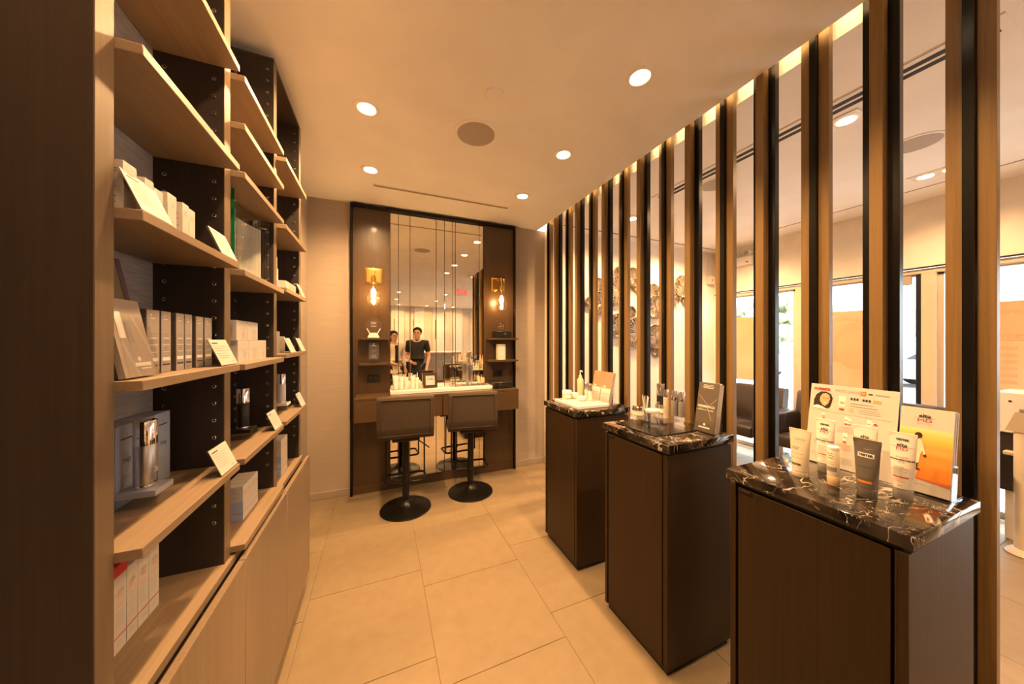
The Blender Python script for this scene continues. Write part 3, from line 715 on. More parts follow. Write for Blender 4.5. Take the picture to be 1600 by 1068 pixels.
Face(t, (-.043, -.0142, .03), (1, 0, 0)).oval(.043, .145, .006, .006, 'whiteink').rect(.022, .064, .128, .132, 'whiteink').lines(.018, .068, .095, 3, .01, 'greyink', .002, 3, True).lines(.018, .068, .045, 4, .008, 'greyink', .003, 5, True).done()
t = thing('speaker_box', 'black box with a silver emblem on the right vanity shelf', 'box', (1.215, 3.215, 1.4725))
part('case', box(-.092, .10, -.05, .05, 0, .072, .003), 'black', t); part('emblem', B().lathe([(.013, 0), (.013, -.003), (0, -.004)], 20, (.018, -.05, .045), 'y'), 'chrome', t)
part('emblem_hole', B().lathe([(.005, 0), (.0045, -.0045), (0, -.005)], 14, (.018, -.0505, .045), 'y'), 'black', t)
t = thing('award', 'round clear crystal award standing on the black box', 'award', (1.20, 3.215, 1.5448))
part('crystal', B().lathe([(.050, -.012), (.054, 0), (.050, .012), (0, .014)], 28, (0, 0, .052), 'y').lathe([(.0, 0), (.024, 0), (.022, .008), (0, .009)], 20), 'acrylic', t)
part('inner_ring', B().tube([(.03*math.cos(a*math.pi/12), -.014, .052+.03*math.sin(a*math.pi/12)) for a in range(24)], .0035, 6, True).lathe([(.012, -.012), (.010, -.018), (0, -.019)], 14, (0, 0, .052), 'y'), 'chrome', t)
t = thing('carton', 'cream carton with a pale label on the lower right vanity shelf', 'carton', (1.205, 3.215, 1.2375))
part('box_body', box(-.044, .044, -.03, .03, 0, .165, .001), 'cream', t); part('tuck_lid', box(-.0435, .0435, -.0295, .0295, .165, .168), 'card', t)
Face(t, (-.044, -.0302, 0), (1, 0, 0)).rect(.02, .068, .05, .145, 'whiteink').lines(.026, .062, .128, 5, .012, 'greyink', .002, 3, True).done()
t = thing('ridged_tray', 'black ridged letter tray on the right end of the vanity counter', 'tray', (1.19, 3.17, .9455))
part('case', box(-.105, .10, -.09, .10, 0, .066, .004), 'black', t)
for i in range(4): part('ridge', box(-.10, .095, -.094, -.089, .008+.015*i, .016+.015*i, .001), 'blackgloss', t)
# white display tray with tester products
tray = thing('display_tray', 'white glossy display tray with clear top along the vanity mirror', 'tray', (.57, 3.19, .9455))
part('base', box(-.49, .50, -.095, .10, 0, .034, .003), 'white', tray); part('clear_sheet', box(-.485, .495, -.09, .095, .034, .042, .001), 'acrylic', tray, smooth=0)
TZ = .9455+.0425
def squeeze_tube(name, label, x, y, z, rz, h, wt, d, m, capm, caph, prints, group=None, thick=.0):
    t = thing(name, label, 'tube', (x, y, z), rz, group)
    def rx(zz): u = min(1, max(0, (zz-caph)/(h-caph))); return d/2+(wt/2-d/2)*u
    def ry(zz): u = min(1, max(0, (zz-caph)/(h-.004-caph))); return max(.0012, d/2*.92*(1-u**1.35)+.0012)
    n = 28
    def ring(zz, k=1): return [(rx(zz)*k*math.cos(2*math.pi*i/n), ry(zz)*k*math.sin(2*math.pi*i/n), zz) for i in range(n)]
    zs = [caph+.001+(h-caph-.001)*i/10 for i in range(11)]
    part('body', B().rings([ring(caph+.001, .96)]+[ring(q) for q in zs]), m, t, smooth=50)
    part('crimp', B().box(-wt/2, wt/2, -.0014, .0014, h-.011, h+.002, .0005), capm if capm == 'tubeg' else m, t)
    part('cap', B().rings([ring(0, .93), ring(.001, .97), ring(caph-.001, .98), ring(caph, .96)]), capm, t, smooth=50)
    class TF(Face):
        def pt(s, x_, y_, k=1):
            q = rx(y_); xx = max(-q*.985, min(q*.985, x_)); return Vector((xx, -ry(y_)*math.sqrt(max(0, 1-(xx/q)**2))-.0003*k-.0001, y_))
    F = TF(t, (0, 0, 0), (1, 0, 0)); F.f = True
    prints(F, h, d, caph); F.done(); return t
def p_plain(F, h, d, c):
    F.text('OBAGI', 0, h*.80, h*.075, 'greyink').rect(-d*.35, d*.35, h*.725, h*.73, 'greyink').lines(-d*.42, d*.3, h*.63, 2, h*.035, 'ink', h*.009, 4)
    F.lines(-d*.42, d*.4, h*.50, 2, h*.09, 'greyink', h*.007, 6).text('TESTER', -d*.08, h*.27, h*.055, 'ink', bold=.0004)
def p_red(F, h, d, c, tester=True):
    if tester: F.text('TESTER', 0, h*.905, h*.042, 'ink', bold=.0004)
    F.text('elta', 0, h*.825, h*.075, 'ink', bold=.0003).text('MD', 0, h*.765, h*.068, 'red', sx=1.25).rect(-d*.75, d*.75, h*.796, h*.80, 'red')
    F.text('UV CLEAR', 0, h*.64, h*.03, 'red').text('BROAD-SPECTRUM', 0, h*.60, h*.030, 'ink', bold=.0003).text('SPF 46', 0, h*.565, h*.026, 'ink')
    F.lines(-d*.36, d*.36, h*.50, 6, h*.024, 'greyink', h*.006, 8).rect(-d*.5, d*.5, h*.335, h*.352, 'red').lines(-d*.36, d*.36, h*.31, 2, h*.024, 'peach', h*.006, 3).lines(-d*.15, d*.15, h*.22, 1, .01, 'greyink', h*.008, 3, True)
def p_grey(F, h, d, c):
    F.rect(-d*.40, d*.40, h*.70, h*.775, 'whiteink').text('TESTER', 0, h*.737, h*.055, 'ink', bold=.0005, k=3).lines(-d*.38, d*.38, h*.54, 1, .01, 'ink', h*.006, 2)
    F.lines(-d*.4, d*.4, h*.34, 1, .01, 'ink', h*.006, 2).rect(-d*.47, d*.47, h*.265, h*.30, 'orange')
    F.poly([(-d*.2, h*.855), (d*.05, h*.83), (d*.3, h*.87), (d*.05, h*.845)], 'greycap')
def p_none(F, h, d, c):
    F.lines(-d*.35, d*.35, h*.7, 3, h*.06, 'greyink', h*.01, 3, True)
GT = 'white tester tubes on the vanity tray'
for i, (x, h, w) in enumerate(((.130, .128, .054), (.182, .115, .044), (.226, .108, .038), (.284, .118, .040), (.324, .100, .036))):
    squeeze_tube('tester_tube', 'white tester tube on the vanity tray, %s from the left' % ORD[i], x, 3.165, TZ, 0, h, w, w*.72, 'tubew', 'tubew', h*.18, p_none, GT)
for i, (x, y) in enumerate(((.155, 3.235), (.245, 3.24), (.355, 3.225))):
    t = thing('cream_jar', 'small cream jar with white lid behind the vanity tubes, %s from the left' % ORD[i], 'jar', (x, y, TZ), 0, 'cream jars behind the vanity tubes')
    part('jar_body', B().lathe([(.020, 0), (.024, .004), (.024, .030), (.020, .032)], 20), 'cream', t); part('lid', B().lathe([(.0245, .0325), (.0245, .05), (.022, .052), (0, .052)], 20), 'white', t)
t = thing('photo_frame', 'small dark square frame with a cream note on the vanity tray', 'picture frame', (.447, 3.150, TZ), R(4))
a = R(-10); m_ = Matrix.Rotation(a, 4, 'X')
fb = B()
for q in ((-.068, .068, 0, .024), (-.068, .068, .118, .142), (-.068, -.045, .024, .118), (.045, .068, .024, .118)): fb.box(q[0], q[1], -.008, .008, q[2], q[3], .0015)
part('moulding', fb.xf(m_), 'panel_dark', t); part('note', box(-.046, .046, -.003, .003, .022, .12).xf(m_), 'card', t, smooth=0)
part('easel_leg', B().prism([(.0275, .10), (.031, .10), (.062, 0), (.057, 0)], -.012, .012, 'x'), 'black', t, smooth=0)
m3 = m_.to_3x3()
Face(t, m3 @ Vector((-.046, -.0032, .022)), (1, 0, 0), m3 @ Vector((0, 0, 1))).text('Try Me', .046, .058, .020, 'ink', bold=.0004).done()
t = thing('tumbler', 'tall silver tumbler at the right of the vanity tray', 'cup', (.853, 3.20, TZ))
part('cup_wall', B().lathe([(.030, 0), (.032, .004), (.034, .17), (.036, .205), (.034, .205), (.031, .01), (0, .01)], 28), 'steel', t); part('rim', B().tube([(.035*math.cos(i*math.pi/14), .035*math.sin(i*math.pi/14), .206) for i in range(28)], .002, 6, True), 'chrome', t)
t = thing('clear_riser', 'low clear acrylic riser on the right of the vanity tray', 'riser', (.79, 3.18, TZ))
part('block', box(-.15, .235, -.06, .055, 0, .018, .001), 'acrylic', t, smooth=0)
for i, (x, y) in enumerate(((.725, 3.165), (.775, 3.16), (.895, 3.155))):
    t = thing('cream_jar', 'low silver-lidded jar on the clear vanity riser, %s from the left' % ORD[i], 'jar', (x, y, TZ+.0183), 0, 'silver lidded jars on the vanity riser')
    part('jar_body', B().lathe([(.024, 0), (.027, .003), (.027, .018), (.024, .019)], 22), 'tubew', t); part('lid', B().lathe([(.0275, .0195), (.0275, .034), (.026, .035), (0, .035)], 22), 'chrome', t)
for i, (x, h) in enumerate(((.940, .105), (.972, .085), (.998, .070))):
    t = thing('serum_bottle', 'clear serum bottle at the right end of the vanity tray, %s from the left' % ORD[i], 'bottle', (x, 3.165+.01*i, TZ+.0183), 0, 'serum bottles on the vanity tray')
    part('bottle_body', B().lathe([(.010, 0), (.0125, .002), (.0125, h*.62), (.006, h*.70), (.006, h*.72)], 16), 'serum', t); part('cap', B().lathe([(.007, h*.725), (.007, h), (0, h)], 14), 'chrome', t)

# ---------------------------------------------------------------- bar stools
def stool(x, y, rz, hz, label):
    t = thing('bar_stool', label, 'bar stool', (x, y, 0), rz, 'taupe bar stools at the vanity')
    part('base', B().lathe([(.205, 0), (.212, .004), (.208, .010), (.15, .022), (.085, .036), (.050, .052), (.036, .072), (.031, .080), (0, .080)], 48), 'blackmetal', t)
    part('column', B().lathe([(.029, .078), (.029, hz-.02)], 24), 'blackmetal', t)
    part('seat_plate', box(-.11, .11, -.11, .11, hz-.03, hz-.006, .006), 'black', t)
    part('lever', B().tube([(.03, -.02, hz-.03), (.09, -.05, hz-.035), (.15, -.075, hz-.075), (.19, -.09, hz-.105)], .0055, 8), 'blackmetal', t)
    pts = [(0, .03, .30)]
    loop = [(-.05, .02, .285), (-.13, .03, .285)]+[(-.17+.04*math.cos(R(q)), .07+.04*math.sin(R(q)), .285) for q in (270, 225, 180)]
    lp = [(-.03, 0, .222), (-.14, 0, .222), (-.165, .02, .222), (-.168, .18, .222), (-.145, .205, .222), (.145, .205, .222), (.168, .18, .222), (.165, .02, .222), (.14, 0, .222), (.03, 0, .222)]
    for q in (-1, 1): part('footrest_rod', B().tube([(q*.168, .19, .222), (q*.166, .19, hz-.05), (q*.15, .18, hz-.02), (q*.10, .10, hz-.015)], .007, 8), 'blackmetal', t)
    part('footrest', B().tube(lp, .010, 10), 'blackmetal', t, smooth=60)
    part('footrest_collar', B().lathe([(.034, .207), (.036, .210), (.036, .236), (.034, .239)], 24), 'blackmetal', t)
    # upholstered shell: seat curving up into the back
    sec = [(.205, hz+.035), (.19, hz+.075), (-.06, hz+.062), (-.112, hz+.075), (-.135, hz+.12), (-.150, hz+.345), (-.162, hz+.362), (-.192, hz+.362), (-.205, hz+.345), (-.195, hz+.10), (-.175, hz+.03), (-.14, hz+.002), (.16, hz-.005), (.195, hz+.01)]
    b = B(); wv = .222
    b.prism(sec, -wv, wv, 'x')
    ed = list(b.bm.edges); bmesh.ops.bevel(b.bm, geom=ed, offset=.013, segments=3, affect='EDGES', profile=.6)
    part('upholstered_shell', b, 'fabric', t, smooth=60)
    # piping seams round the back face
    w2 = wv-.03; sx = -.2035
    pipe = [(-w2, -.186, hz+.045), (w2, -.186, hz+.045), (w2, -.1985, hz+.10), (w2, -.2085, hz+.325), (w2-.01, -.209, hz+.338), (-w2+.01, -.209, hz+.338), (-w2, -.2085, hz+.325), (-w2, -.1985, hz+.10)]
    part('piping', B().tube(pipe, .0042, 8, True), 'fabric', t, smooth=60)
    return t
stool(.200, 2.868, R(-3), .635, 'taupe upholstered bar stool on a black round base, left of the two at the vanity')
stool(.795, 2.945, R(-7), .620, 'taupe upholstered bar stool on a black round base, right of the two at the vanity')

# ================================================================ SLATTED SCREEN
PX = 1.742
def post_a(y, label):
    t = thing('screen_post', label, 'slatted post', (PX, y, 0), 0, 'oak and black posts of the slatted screen')
    part('oak_board', box(0, .030, .0125, .048, 0, 2.835, .001), 'post', t, smooth=0)
    part('oak_board', box(0, .030, -.048, -.0125, 0, 2.835, .001), 'post', t, smooth=0)
    part('black_fin', box(-.018, .029, -.0115, .0115, 0, 2.835, .0006), 'fin', t, smooth=0)
def post_b(y, label):
    t = thing('screen_post', label, 'slatted post', (PX, y, 0), 0, 'oak and black posts of the slatted screen')
    part('black_fin', box(.0, .030, .0185, .048, 0, 2.835, .0006), 'fin', t, smooth=0)
    part('black_fin', box(.0, .030, -.048, -.0185, 0, 2.835, .0006), 'fin', t, smooth=0)
    part('oak_board', box(-.037, .029, -.0175, .0175, 0, 2.835, .001), 'post', t, smooth=0)
for k in range(15):
    y = .370+.196*k
    (post_a if k % 2 == 0 else post_b)(y, '%s screen post from the open right end, %s' % (ORD[k], 'black fin between oak boards' if k % 2 == 0 else 'oak fin between black strips'))

# ================================================================ DISPLAY PEDESTALS
def pedestal(y0, label):
    y1 = y0+.405; x0, x1 = 1.130, 1.545
    t = thing('display_pedestal', label, 'pedestal', (x0, y0, 0), 0, 'walnut display pedestals with marble tops')
    w = lambda n, b, m, p=None, **k: wpart(n, b, m, t, parent=p, **k)
    w('carcass', box(x0+.022, x1-.002, y0+.010, y1-.010, .028, .950), 'black', smooth=0)
    w('side_panel', box(x0, x1, y0, y0+.018, .028, .952, .001), 'walnut'); w('side_panel', box(x0, x1, y1-.018, y1, .028, .952, .001), 'walnut')
    w('stile', box(x0, x0+.02, y0+.0182, y0+.022, .028, .952), 'walnut', smooth=0)
    d = w('door', box(x0+.001, x0+.020, y0+.029, y1-.026, .028, .948, .001), 'walnut')
    w('pull_tab', box(x0-.006, x0+.004, y1-.070, y1-.030, .938, .945, .001), 'black', d)
    w('plinth', box(x0+.015, x1-.01, y0+.012, y1-.012, 0, .028), 'black', smooth=0)
    w('shadow_gap', box(x0+.012, x1-.006, y0+.010, y1-.010, .950, .967), 'black', smooth=0)
    w('marble_top', box(x0-.010, x1+.006, y0-.010, y1+.008, .967, 1.0, .002, 2), 'marble')
pedestal(.322, 'nearest walnut display pedestal, topped with black marble and sunscreen tubes')
pedestal(.990, 'middle walnut display pedestal, topped with black marble and a clear riser')
pedestal(1.665, 'farthest walnut display pedestal, topped with black marble and a white tray')

# ---- nearest pedestal
PR = -R(90)
GS = 'sunscreen tester tubes on the nearest pedestal'
squeeze_tube('sunscreen_tube', 'beige tester tube at the left front of the nearest pedestal', 1.285, .600, 1.0003, PR, .152, .060, .042, 'tubeb', 'tubeb', .018, p_plain, GS)
squeeze_tube('sunscreen_tube', 'white red-lettered tube standing behind the small stick bottle', 1.410, .588, 1.0003, PR, .176, .053, .040, 'tubew', 'greycap', .030, p_red, GS)
squeeze_tube('sunscreen_tube', 'white red-lettered tube half hidden behind the grey tube', 1.415, .492, 1.0003, PR, .176, .055, .040, 'tubew', 'greycap', .030, lambda F, h, d, c: p_red(F, h, d, c, False), GS)
squeeze_tube('sunscreen_tube', 'dark grey tester tube with orange band in front', 1.292, .446, 1.0003, PR, .162, .058, .042, 'tubeg', 'tubeg', .028, p_grey, GS)
squeeze_tube('sunscreen_tube', 'white red-lettered tube at the right, before the beach brochures', 1.372, .402, 1.0003, PR, .184, .054, .040, 'tubew', 'greycap', .030, p_red, GS)
t = thing('stick_bottle', 'small cream stick bottle with amber foot between the tubes', 'bottle', (1.300, .523, 1.0003), PR)
part('foot', B().lathe([(.0135, 0), (.0145, .002), (.0145, .030), (.0138, .031)], 24), 'serum', t)
part('body', B().lathe([(.0138, .0312), (.0145, .032), (.0145, .108), (.0138, .109)], 24), 'tubeb', t); part('cap', B().lathe([(.0138, .1092), (.0145, .110), (.0142, .118), (.012, .120), (0, .120)], 24), 'white', t)
class Cy(Face):
    r = .0147
    def pt(s, x_, y_, k=1):
        a = x_/s.r-R(90); return Vector(((s.r+.0001*k)*math.cos(a), (s.r+.0001*k)*math.sin(a), y_))
F = Cy(t, (0, 0, 0), (1, 0, 0)); F.f = True
F.lines(-.010, .010, .100, 3, .007, 'ink', .0016, 3).rect(-.012, .014, .044, .058, 'greyink').lines(-.010, .010, .073, 2, .006, 'greyink', .0012, 3).done()
# counter card
t = thing('counter_card', 'large white promotional counter card behind the tubes', 'sign', (1.484, .568, 1.0003), PR-R(3))
L = R(-9); mt = Matrix.Rotation(L, 4, 'X'); m3 = mt.to_3x3()
part('board', box(-.114, .114, 0, .003, 0, .288).xf(mt), 'card', t, smooth=0)
part('easel', B().prism([(.0355, .20), (.040, .20), (.085, .0), (.078, .0)], -.03, .03, 'x'), 'card', t, smooth=0)
F = Face(t, m3 @ Vector((-.114, -.0002, 0)), (1, 0, 0), m3 @ Vector((0, 0, 1)))
F.text('SUMMER', .010, .270, .0125, 'red', 'LEFT', bold=.0005).text('MUST-HAVES', .071, .270, .0125, 'greyink', 'LEFT')
F.rect(.138, .152, .262, .276, 'orange').text('02', .145, .269, .008, 'whiteink').lines(.158, .172, .2715, 1, .01, 'ink', .005, 4).lines(.174, .212, .271, 1, .01, 'greyink', .004, 5)
F.poly([(.012, .205), (.012, .228), (.018, .248), (.030, .260), (.046, .262), (.060, .255), (.066, .240), (.064, .222), (.060, .205), (.050, .200)], 'hairprint')
F.poly([(.030, .226), (.030, .240), (.036, .252), (.046, .256), (.056, .250), (.059, .236), (.055, .220), (.046, .208), (.038, .212)], 'skinprint', 2)
F.poly([(.012, .205), (.024, .210), (.036, .207), (.050, .200), (.052, .196), (.012, .198)], 'whiteink', 2)
F.oval(.041, .238, .003, .0012, 'hairprint', 3).oval(.052, .238, .0028, .0012, 'hairprint', 3).poly([(.040, .222), (.052, .222), (.047, .218)], 'whiteink', 3).oval(.0475, .231, .0012, .004, 'peach', 3)
def mini(x, y, h, w=.4):
    F.poly([(x-h*w*.5, y+h), (x+h*w*.5, y+h), (x+h*w*.36, y), (x-h*w*.36, y)], 'whiteink').rect(x-h*w*.34, x+h*w*.34, y, y+h*.12, 'red', 2).rect(x-h*w*.3, x+h*w*.3, y+h*.45, y+h*.6, 'peach', 2).rect(x-h*w*.36, x+h*w*.36, y+h*.18, y+h*.22, 'skinprint', 2)
mini(.093, .203, .05); [F.rect(.114+.0075*q, .1195+.0075*q, .2425, .2505, 'ink') for q in (0, 1, 2, 4, 5, 6)]; F.rect(.170, .190, .241, .251, 'peach')
F.lines(.114, .198, .232, 2, .009, 'greyink', .0022, 3).lines(.112, .130, .214, 3, .006, 'peach', .0016, 4).lines(.136, .196, .214, 3, .006, 'greyink', .0014, 5).rect(.010, .214, .190, .191, 'greyink')
for i, x in enumerate((.045, .108, .165)):
    mini(x, .155, .028); mini(x+(.009 if i else .0), .155, .022)
    for r_, yy in enumerate((.145, .085, .038)):
        F.lines(x-.026, x+.026, yy, 4, .006, 'greyink' if (i+r_) % 2 else 'peach', .0014, i*3+r_, True)
F.oval(.180, .172, .005, .003, 'red', 3)
mini(.045, .100, .02); mini(.108, .092, .034); mini(.165, .098, .02)
F.done()
# beach brochures in clear holder
t = thing('brochure_holder', 'clear acrylic holder for the beach brochures on the nearest pedestal', 'brochure holder', (1.455, .392, 1.0003), PR)
L = R(-10); mt = Matrix.Rotation(L, 4, 'X'); m3 = mt.to_3x3()
part('pocket', box(-.053, .053, -.0015, .0, .004, .045).box(-.053, .053, .034, .0355, .004, .17).box(-.054, -.0525, -.0015, .0355, .004, .10).box(.0525, .054, -.0015, .0355, .004, .10).xf(mt), 'acrylic', t, smooth=0)
part('foot', box(-.054, .054, 0, .085, 0, .003).box(-.054, .054, .060, .062, .003, .07).xf(Matrix.Identity(4)), 'acrylic', t, smooth=0)
rd = random.Random(5)
for i in range(7):
    nm = 'beach brochure at the front of the clear holder, walking figure on sunset sand' if i == 0 else 'beach brochure in the holder, %s sheet behind the front one' % ORD[i]
    s = thing('brochure', nm, 'brochure', (1.455, .392, 1.0043), PR, 'beach brochures in the holder')
    y = .0015+.0043*i; dx = rd.uniform(-.001, .001) if i else 0; hz = .245+(rd.uniform(-.002, .002) if i else 0)
    part('sheets', box(-.050+dx, .050+dx, y, y+.0038, .001, hz).xf(mt), 'card', s, smooth=0)
    if i == 0:
        F = Face(s, m3 @ Vector((-.050, y, .001)), (1, 0, 0), m3 @ Vector((0, 0, 1)))
        o = B(); o.poly([F.pt(0, .040), F.pt(.1, .030), F.pt(.1, .185), F.pt(0, .185)]); part('beach_photo', o, 'sunset', s, smooth=0)
        F.text('elta', .047, .222, .0145, 'ink', bold=.0004, sx=1.1).text('MD', .047, .2085, .0125, 'red', sx=1.5).rect(.027, .068, .2152, .2158, 'ink').text('SKINCARE', .047, .1985, .0045, 'greyink', sx=1.4)
        fx = .036
        F.poly([(fx-.010, .090), (fx-.007, .130), (fx-.005, .152), (fx+.004, .155), (fx+.009, .150), (fx+.012, .125), (fx+.008, .110), (fx+.006, .085), (fx-.002, .080), (fx-.014, .084)], 'tubeb', 3)
        F.oval(fx+.002, .164, .0075, .0085, 'hairprint', 3).rect(fx-.001, fx+.003, .152, .158, 'hairprint', 3)
        F.poly([(fx+.009, .150), (fx+.016, .120), (fx+.0175, .108), (fx+.014, .108), (fx+.010, .125)], 'tubeb', 4).oval(fx+.016, .107, .003, .004, 'hairprint', 4)
        F.poly([(fx-.001, .082), (fx+.004, .082), (fx+.003, .068), (fx+.009, .066), (fx+.009, .063), (fx-.001, .063)], 'hairprint', 4)
        F.poly([(fx-.002, .061), (fx+.005, .061), (fx+.003, .045), (fx-.003, .045)], 'peach', 3).lines(.03, .07, .024, 1, .01, 'greyink', .0012, 3)
        F.done()

# ---- middle pedestal
solo('glass_mat', box(-.150, .150, -.135, .135, 0, .005, .001), 'blackgloss', 'dark glossy square mat under the clear riser on the middle pedestal', 'mat', None, (1.325, 1.225, 1.0003), 0, 0)
t = thing('clear_riser', 'clear acrylic riser table holding testers on the middle pedestal', 'riser', (1.395, 1.245, 1.0056))
part('top_sheet', box(-.145, .145, -.095, .15, .030, .034), 'acrylic', t, smooth=0)
for sx, sy in ((-.125, -.08), (.125, -.08), (-.125, .13), (.125, .13)): part('leg', box(sx-.008, sx+.008, sy-.008, sy+.008, 0, .030), 'acrylic', t, smooth=0)
RZ = 1.0400
def jar(x, y, z, r, h, body, lid, label, group=None):
    t = thing('cream_jar', label, 'jar', (x, y, z), 0, group)
    part('jar_body', B().lathe([(r*.9, 0), (r, .003), (r, h*.55), (r*.9, h*.58)], 24), body, t); part('lid', B().lathe([(r*1.02, h*.60), (r*1.02, h*.97), (r*.95, h), (0, h)], 24), lid, t)
def bottle(x, y, z, r, h, body, cap, label, split=.55, group=None):
    t = thing('serum_bottle', label, 'bottle', (x, y, z), PR, group)
    part('bottle_body', B().lathe([(r*.92, 0), (r, .002), (r, h*split), (r*.92, h*split+.001)], 24), body, t)
    part('cap', B().lathe([(r*.98, h*split+.0015), (r*1.01, h*split+.003), (r*1.01, h-.002), (r*.92, h), (0, h)], 24), cap, t)
    F = Cy(t, (0, 0, 0), (1, 0, 0)); F.r = r+.0002; F.f = True
    F.lines(-r*.6, r*.6, h*split*.6, 2, h*.05, 'whiteink' if body in ('black', 'darkgrey', 'steel') else 'greyink', h*.015, 3, True).done()
jar(1.305, 1.335, RZ, .030, .046, 'tubew', 'chrome', 'silver-lidded cream jar at the left of the clear riser')
jar(1.475, 1.330, RZ, .032, .046, 'tubew', 'chrome', 'silver-lidded cream jar at the back of the clear riser')
bottle(1.500, 1.360, RZ, .021, .158, 'black', 'chrome', 'tall black bottle with silver cap behind the cream pump')
bottle(1.385, 1.222, RZ, .0125, .152, 'tubeb', 'chrome', 'slim cream pump bottle at the front of the clear riser', .72)
bottle(1.470, 1.240, RZ, .0165, .138, 'greycap', 'chrome', 'grey silver-capped bottle, left of the pair on the riser', .60, 'grey silver capped pair')
bottle(1.478, 1.204, RZ, .0165, .136, 'greycap', 'chrome', 'grey silver-capped bottle, right of the pair on the riser', .60, 'grey silver capped pair')
t = thing('spatula_cup', 'small clear cup of white spatulas on the clear riser', 'cup', (1.420, 1.395, RZ))
part('cup_wall', B().lathe([(.020, 0), (.024, .06), (.0225, .06), (.019, .003), (0, .003)], 20), 'acrylic', t)
for i in range(7): 
    a = i*.9; s = thing('spatula', 'white spatula in the clear cup, %s of seven around its rim' % ORD[i], 'spatula', (1.420, 1.395, RZ+.004), a, 'spatulas in the cup')
    part('blade', box(-.0022, .0022, -.0006, .0006, 0, .078+.004*(i % 3)).xf(Matrix.Translation((.006, 0, 0)) @ Matrix.Rotation(R(8), 4, 'Y')), 'white', s, smooth=0)
t = thing('cotton_jar', 'square clear acrylic jar with cream lid on the front of the mat', 'jar', (1.285, 1.215, 1.0056))
part('wall', B().lathe([(.030, 0), (.032, .002), (.032, .075), (.029, .075), (.029, .004), (0, .004)], 24), 'acrylic', t); part('lid', B().lathe([(.034, .0755), (.035, .079), (.034, .088), (.030, .091), (0, .092)], 24), 'cream', t)
t = thing('brochure_holder', 'clear holder for the dark brochures on the middle pedestal', 'brochure holder', (1.445, 1.058, 1.0003), PR)
L = R(-10); mt = Matrix.Rotation(L, 4, 'X'); m3 = mt.to_3x3()
part('pocket', box(-.0525, .0525, -.0015, 0, .004, .05).box(-.0525, .0525, .040, .0415, .004, .15).box(-.054, -.0525, -.0015, .0415, .004, .09).box(.0525, .054, -.0015, .0415, .004, .09).xf(mt), 'acrylic', t, smooth=0)
part('foot', box(-.053, .053, 0, .085, 0, .003).box(-.053, .053, .058, .060, .003, .05), 'acrylic', t, smooth=0)
for i in range(7):
    nm = 'dark brochure with silver title at the front of the middle holder' if i == 0 else 'brochure in the middle holder, %s sheet behind the dark cover' % ORD[i]
    s = thing('brochure', nm, 'brochure', (1.445, 1.058, 1.0043), PR, 'dark brochures in the middle holder')
    y = .0015+.0052*i; dx = rd.uniform(-.0015, .0015) if i else 0
    part('sheets', box(-.050+dx, .050+dx, y, y+.0046, .001, .240+(rd.uniform(-.004, .002) if i else 0)).xf(mt), 'card' if i else 'taupe', s, smooth=0)
    if i == 0:
        F = Face(s, m3 @ Vector((-.050, y, .001)), (1, 0, 0), m3 @ Vector((0, 0, 1)))
        F.rect(0, .1, 0, .239, 'taupe', .5).poly([(.0, .18), (.06, .125), (.1, .165), (.1, .168), (.06, .128), (0, .183)], 'greyink').poly([(.0, .10), (.05, .125), (.08, .06), (.083, .06), (.052, .128), (0, .103)], 'greyink')
        F.text('SKINMEDICA', .05, .122, .0145, 'whiteink', bold=.0003, k=4).text('PRODUCT GUIDE', .05, .105, .0095, 'whiteink', k=4).lines(.015, .085, .228, 3, .007, 'whiteink', .002, 3, True)
        F.oval(.05, .036, .006, .006, 'whiteink', 2).rect(.022, .078, .018, .025, 'whiteink').done()
# ---- farthest pedestal
t = thing('display_tray', 'white acrylic tray with jars on the farthest pedestal', 'tray', (1.315, 1.865, 1.0003))
part('base', box(-.135, .115, -.145, .16, 0, .020, .002), 'white', t); part('clear_sheet', box(-.13, .11, -.14, .155, .0205, .024), 'acrylic', t, smooth=0)
jar(1.262, 1.985, 1.0248, .034, .056, 'cream', 'white', 'white jar at the back left of the far white tray')
jar(1.330, 1.985, 1.0248, .030, .034, 'cream', 'white', 'low white jar in the middle of the far white tray')
jar(1.320, 1.880, 1.0248, .030, .026, 'cream', 'white', 'flat white jar at the front of the far white tray')
t = thing('pump_bottle', 'clear pump bottle with white pump head on the far white tray', 'bottle', (1.390, 2.000, 1.0248), PR)
part('bottle_body', B().lathe([(.022, 0), (.024, .003), (.024, .125), (.016, .140), (.010, .142)], 24), 'serum', t)
part('collar', B().lathe([(.011, .142), (.012, .144), (.012, .158), (.006, .16), (.004, .185)], 16), 'tubew', t)
part('pump_head', B().tube([(0, 0, .183), (0, 0, .193), (.012, -.002, .196), (.034, -.006, .190)], .0042, 8), 'tubew', t)
bottle(1.392, 1.925, 1.0248, .0165, .115, 'tubew', 'steel', 'white bottle with grey cap, left of the two on the far tray', .55)
bottle(1.372, 1.855, 1.0248, .0165, .115, 'tubew', 'steel', 'white bottle with grey cap, right of the two on the far tray', .55)
t = thing('brochure_holder', 'clear two-pocket holder for the pink brochures on the farthest pedestal', 'brochure holder', (1.455, 1.868, 1.0003), PR)
mt = Matrix.Rotation(R(-12), 4, 'X'); m3 = mt.to_3x3()
part('pocket', box(-.105, .105, -.0015, 0, .004, .08).box(-.105, .105, .034, .0355, .004, .17).box(-.107, -.1055, -.0015, .0355, .004, .11).box(-.0008, .0008, .0, .034, .004, .11).box(.1055, .107, -.0015, .0355, .004, .11).xf(mt), 'acrylic', t, smooth=0)
part('foot', box(-.106, .106, 0, .085, 0, .003).box(-.106, .106, .066, .068, .003, .07), 'acrylic', t, smooth=0)
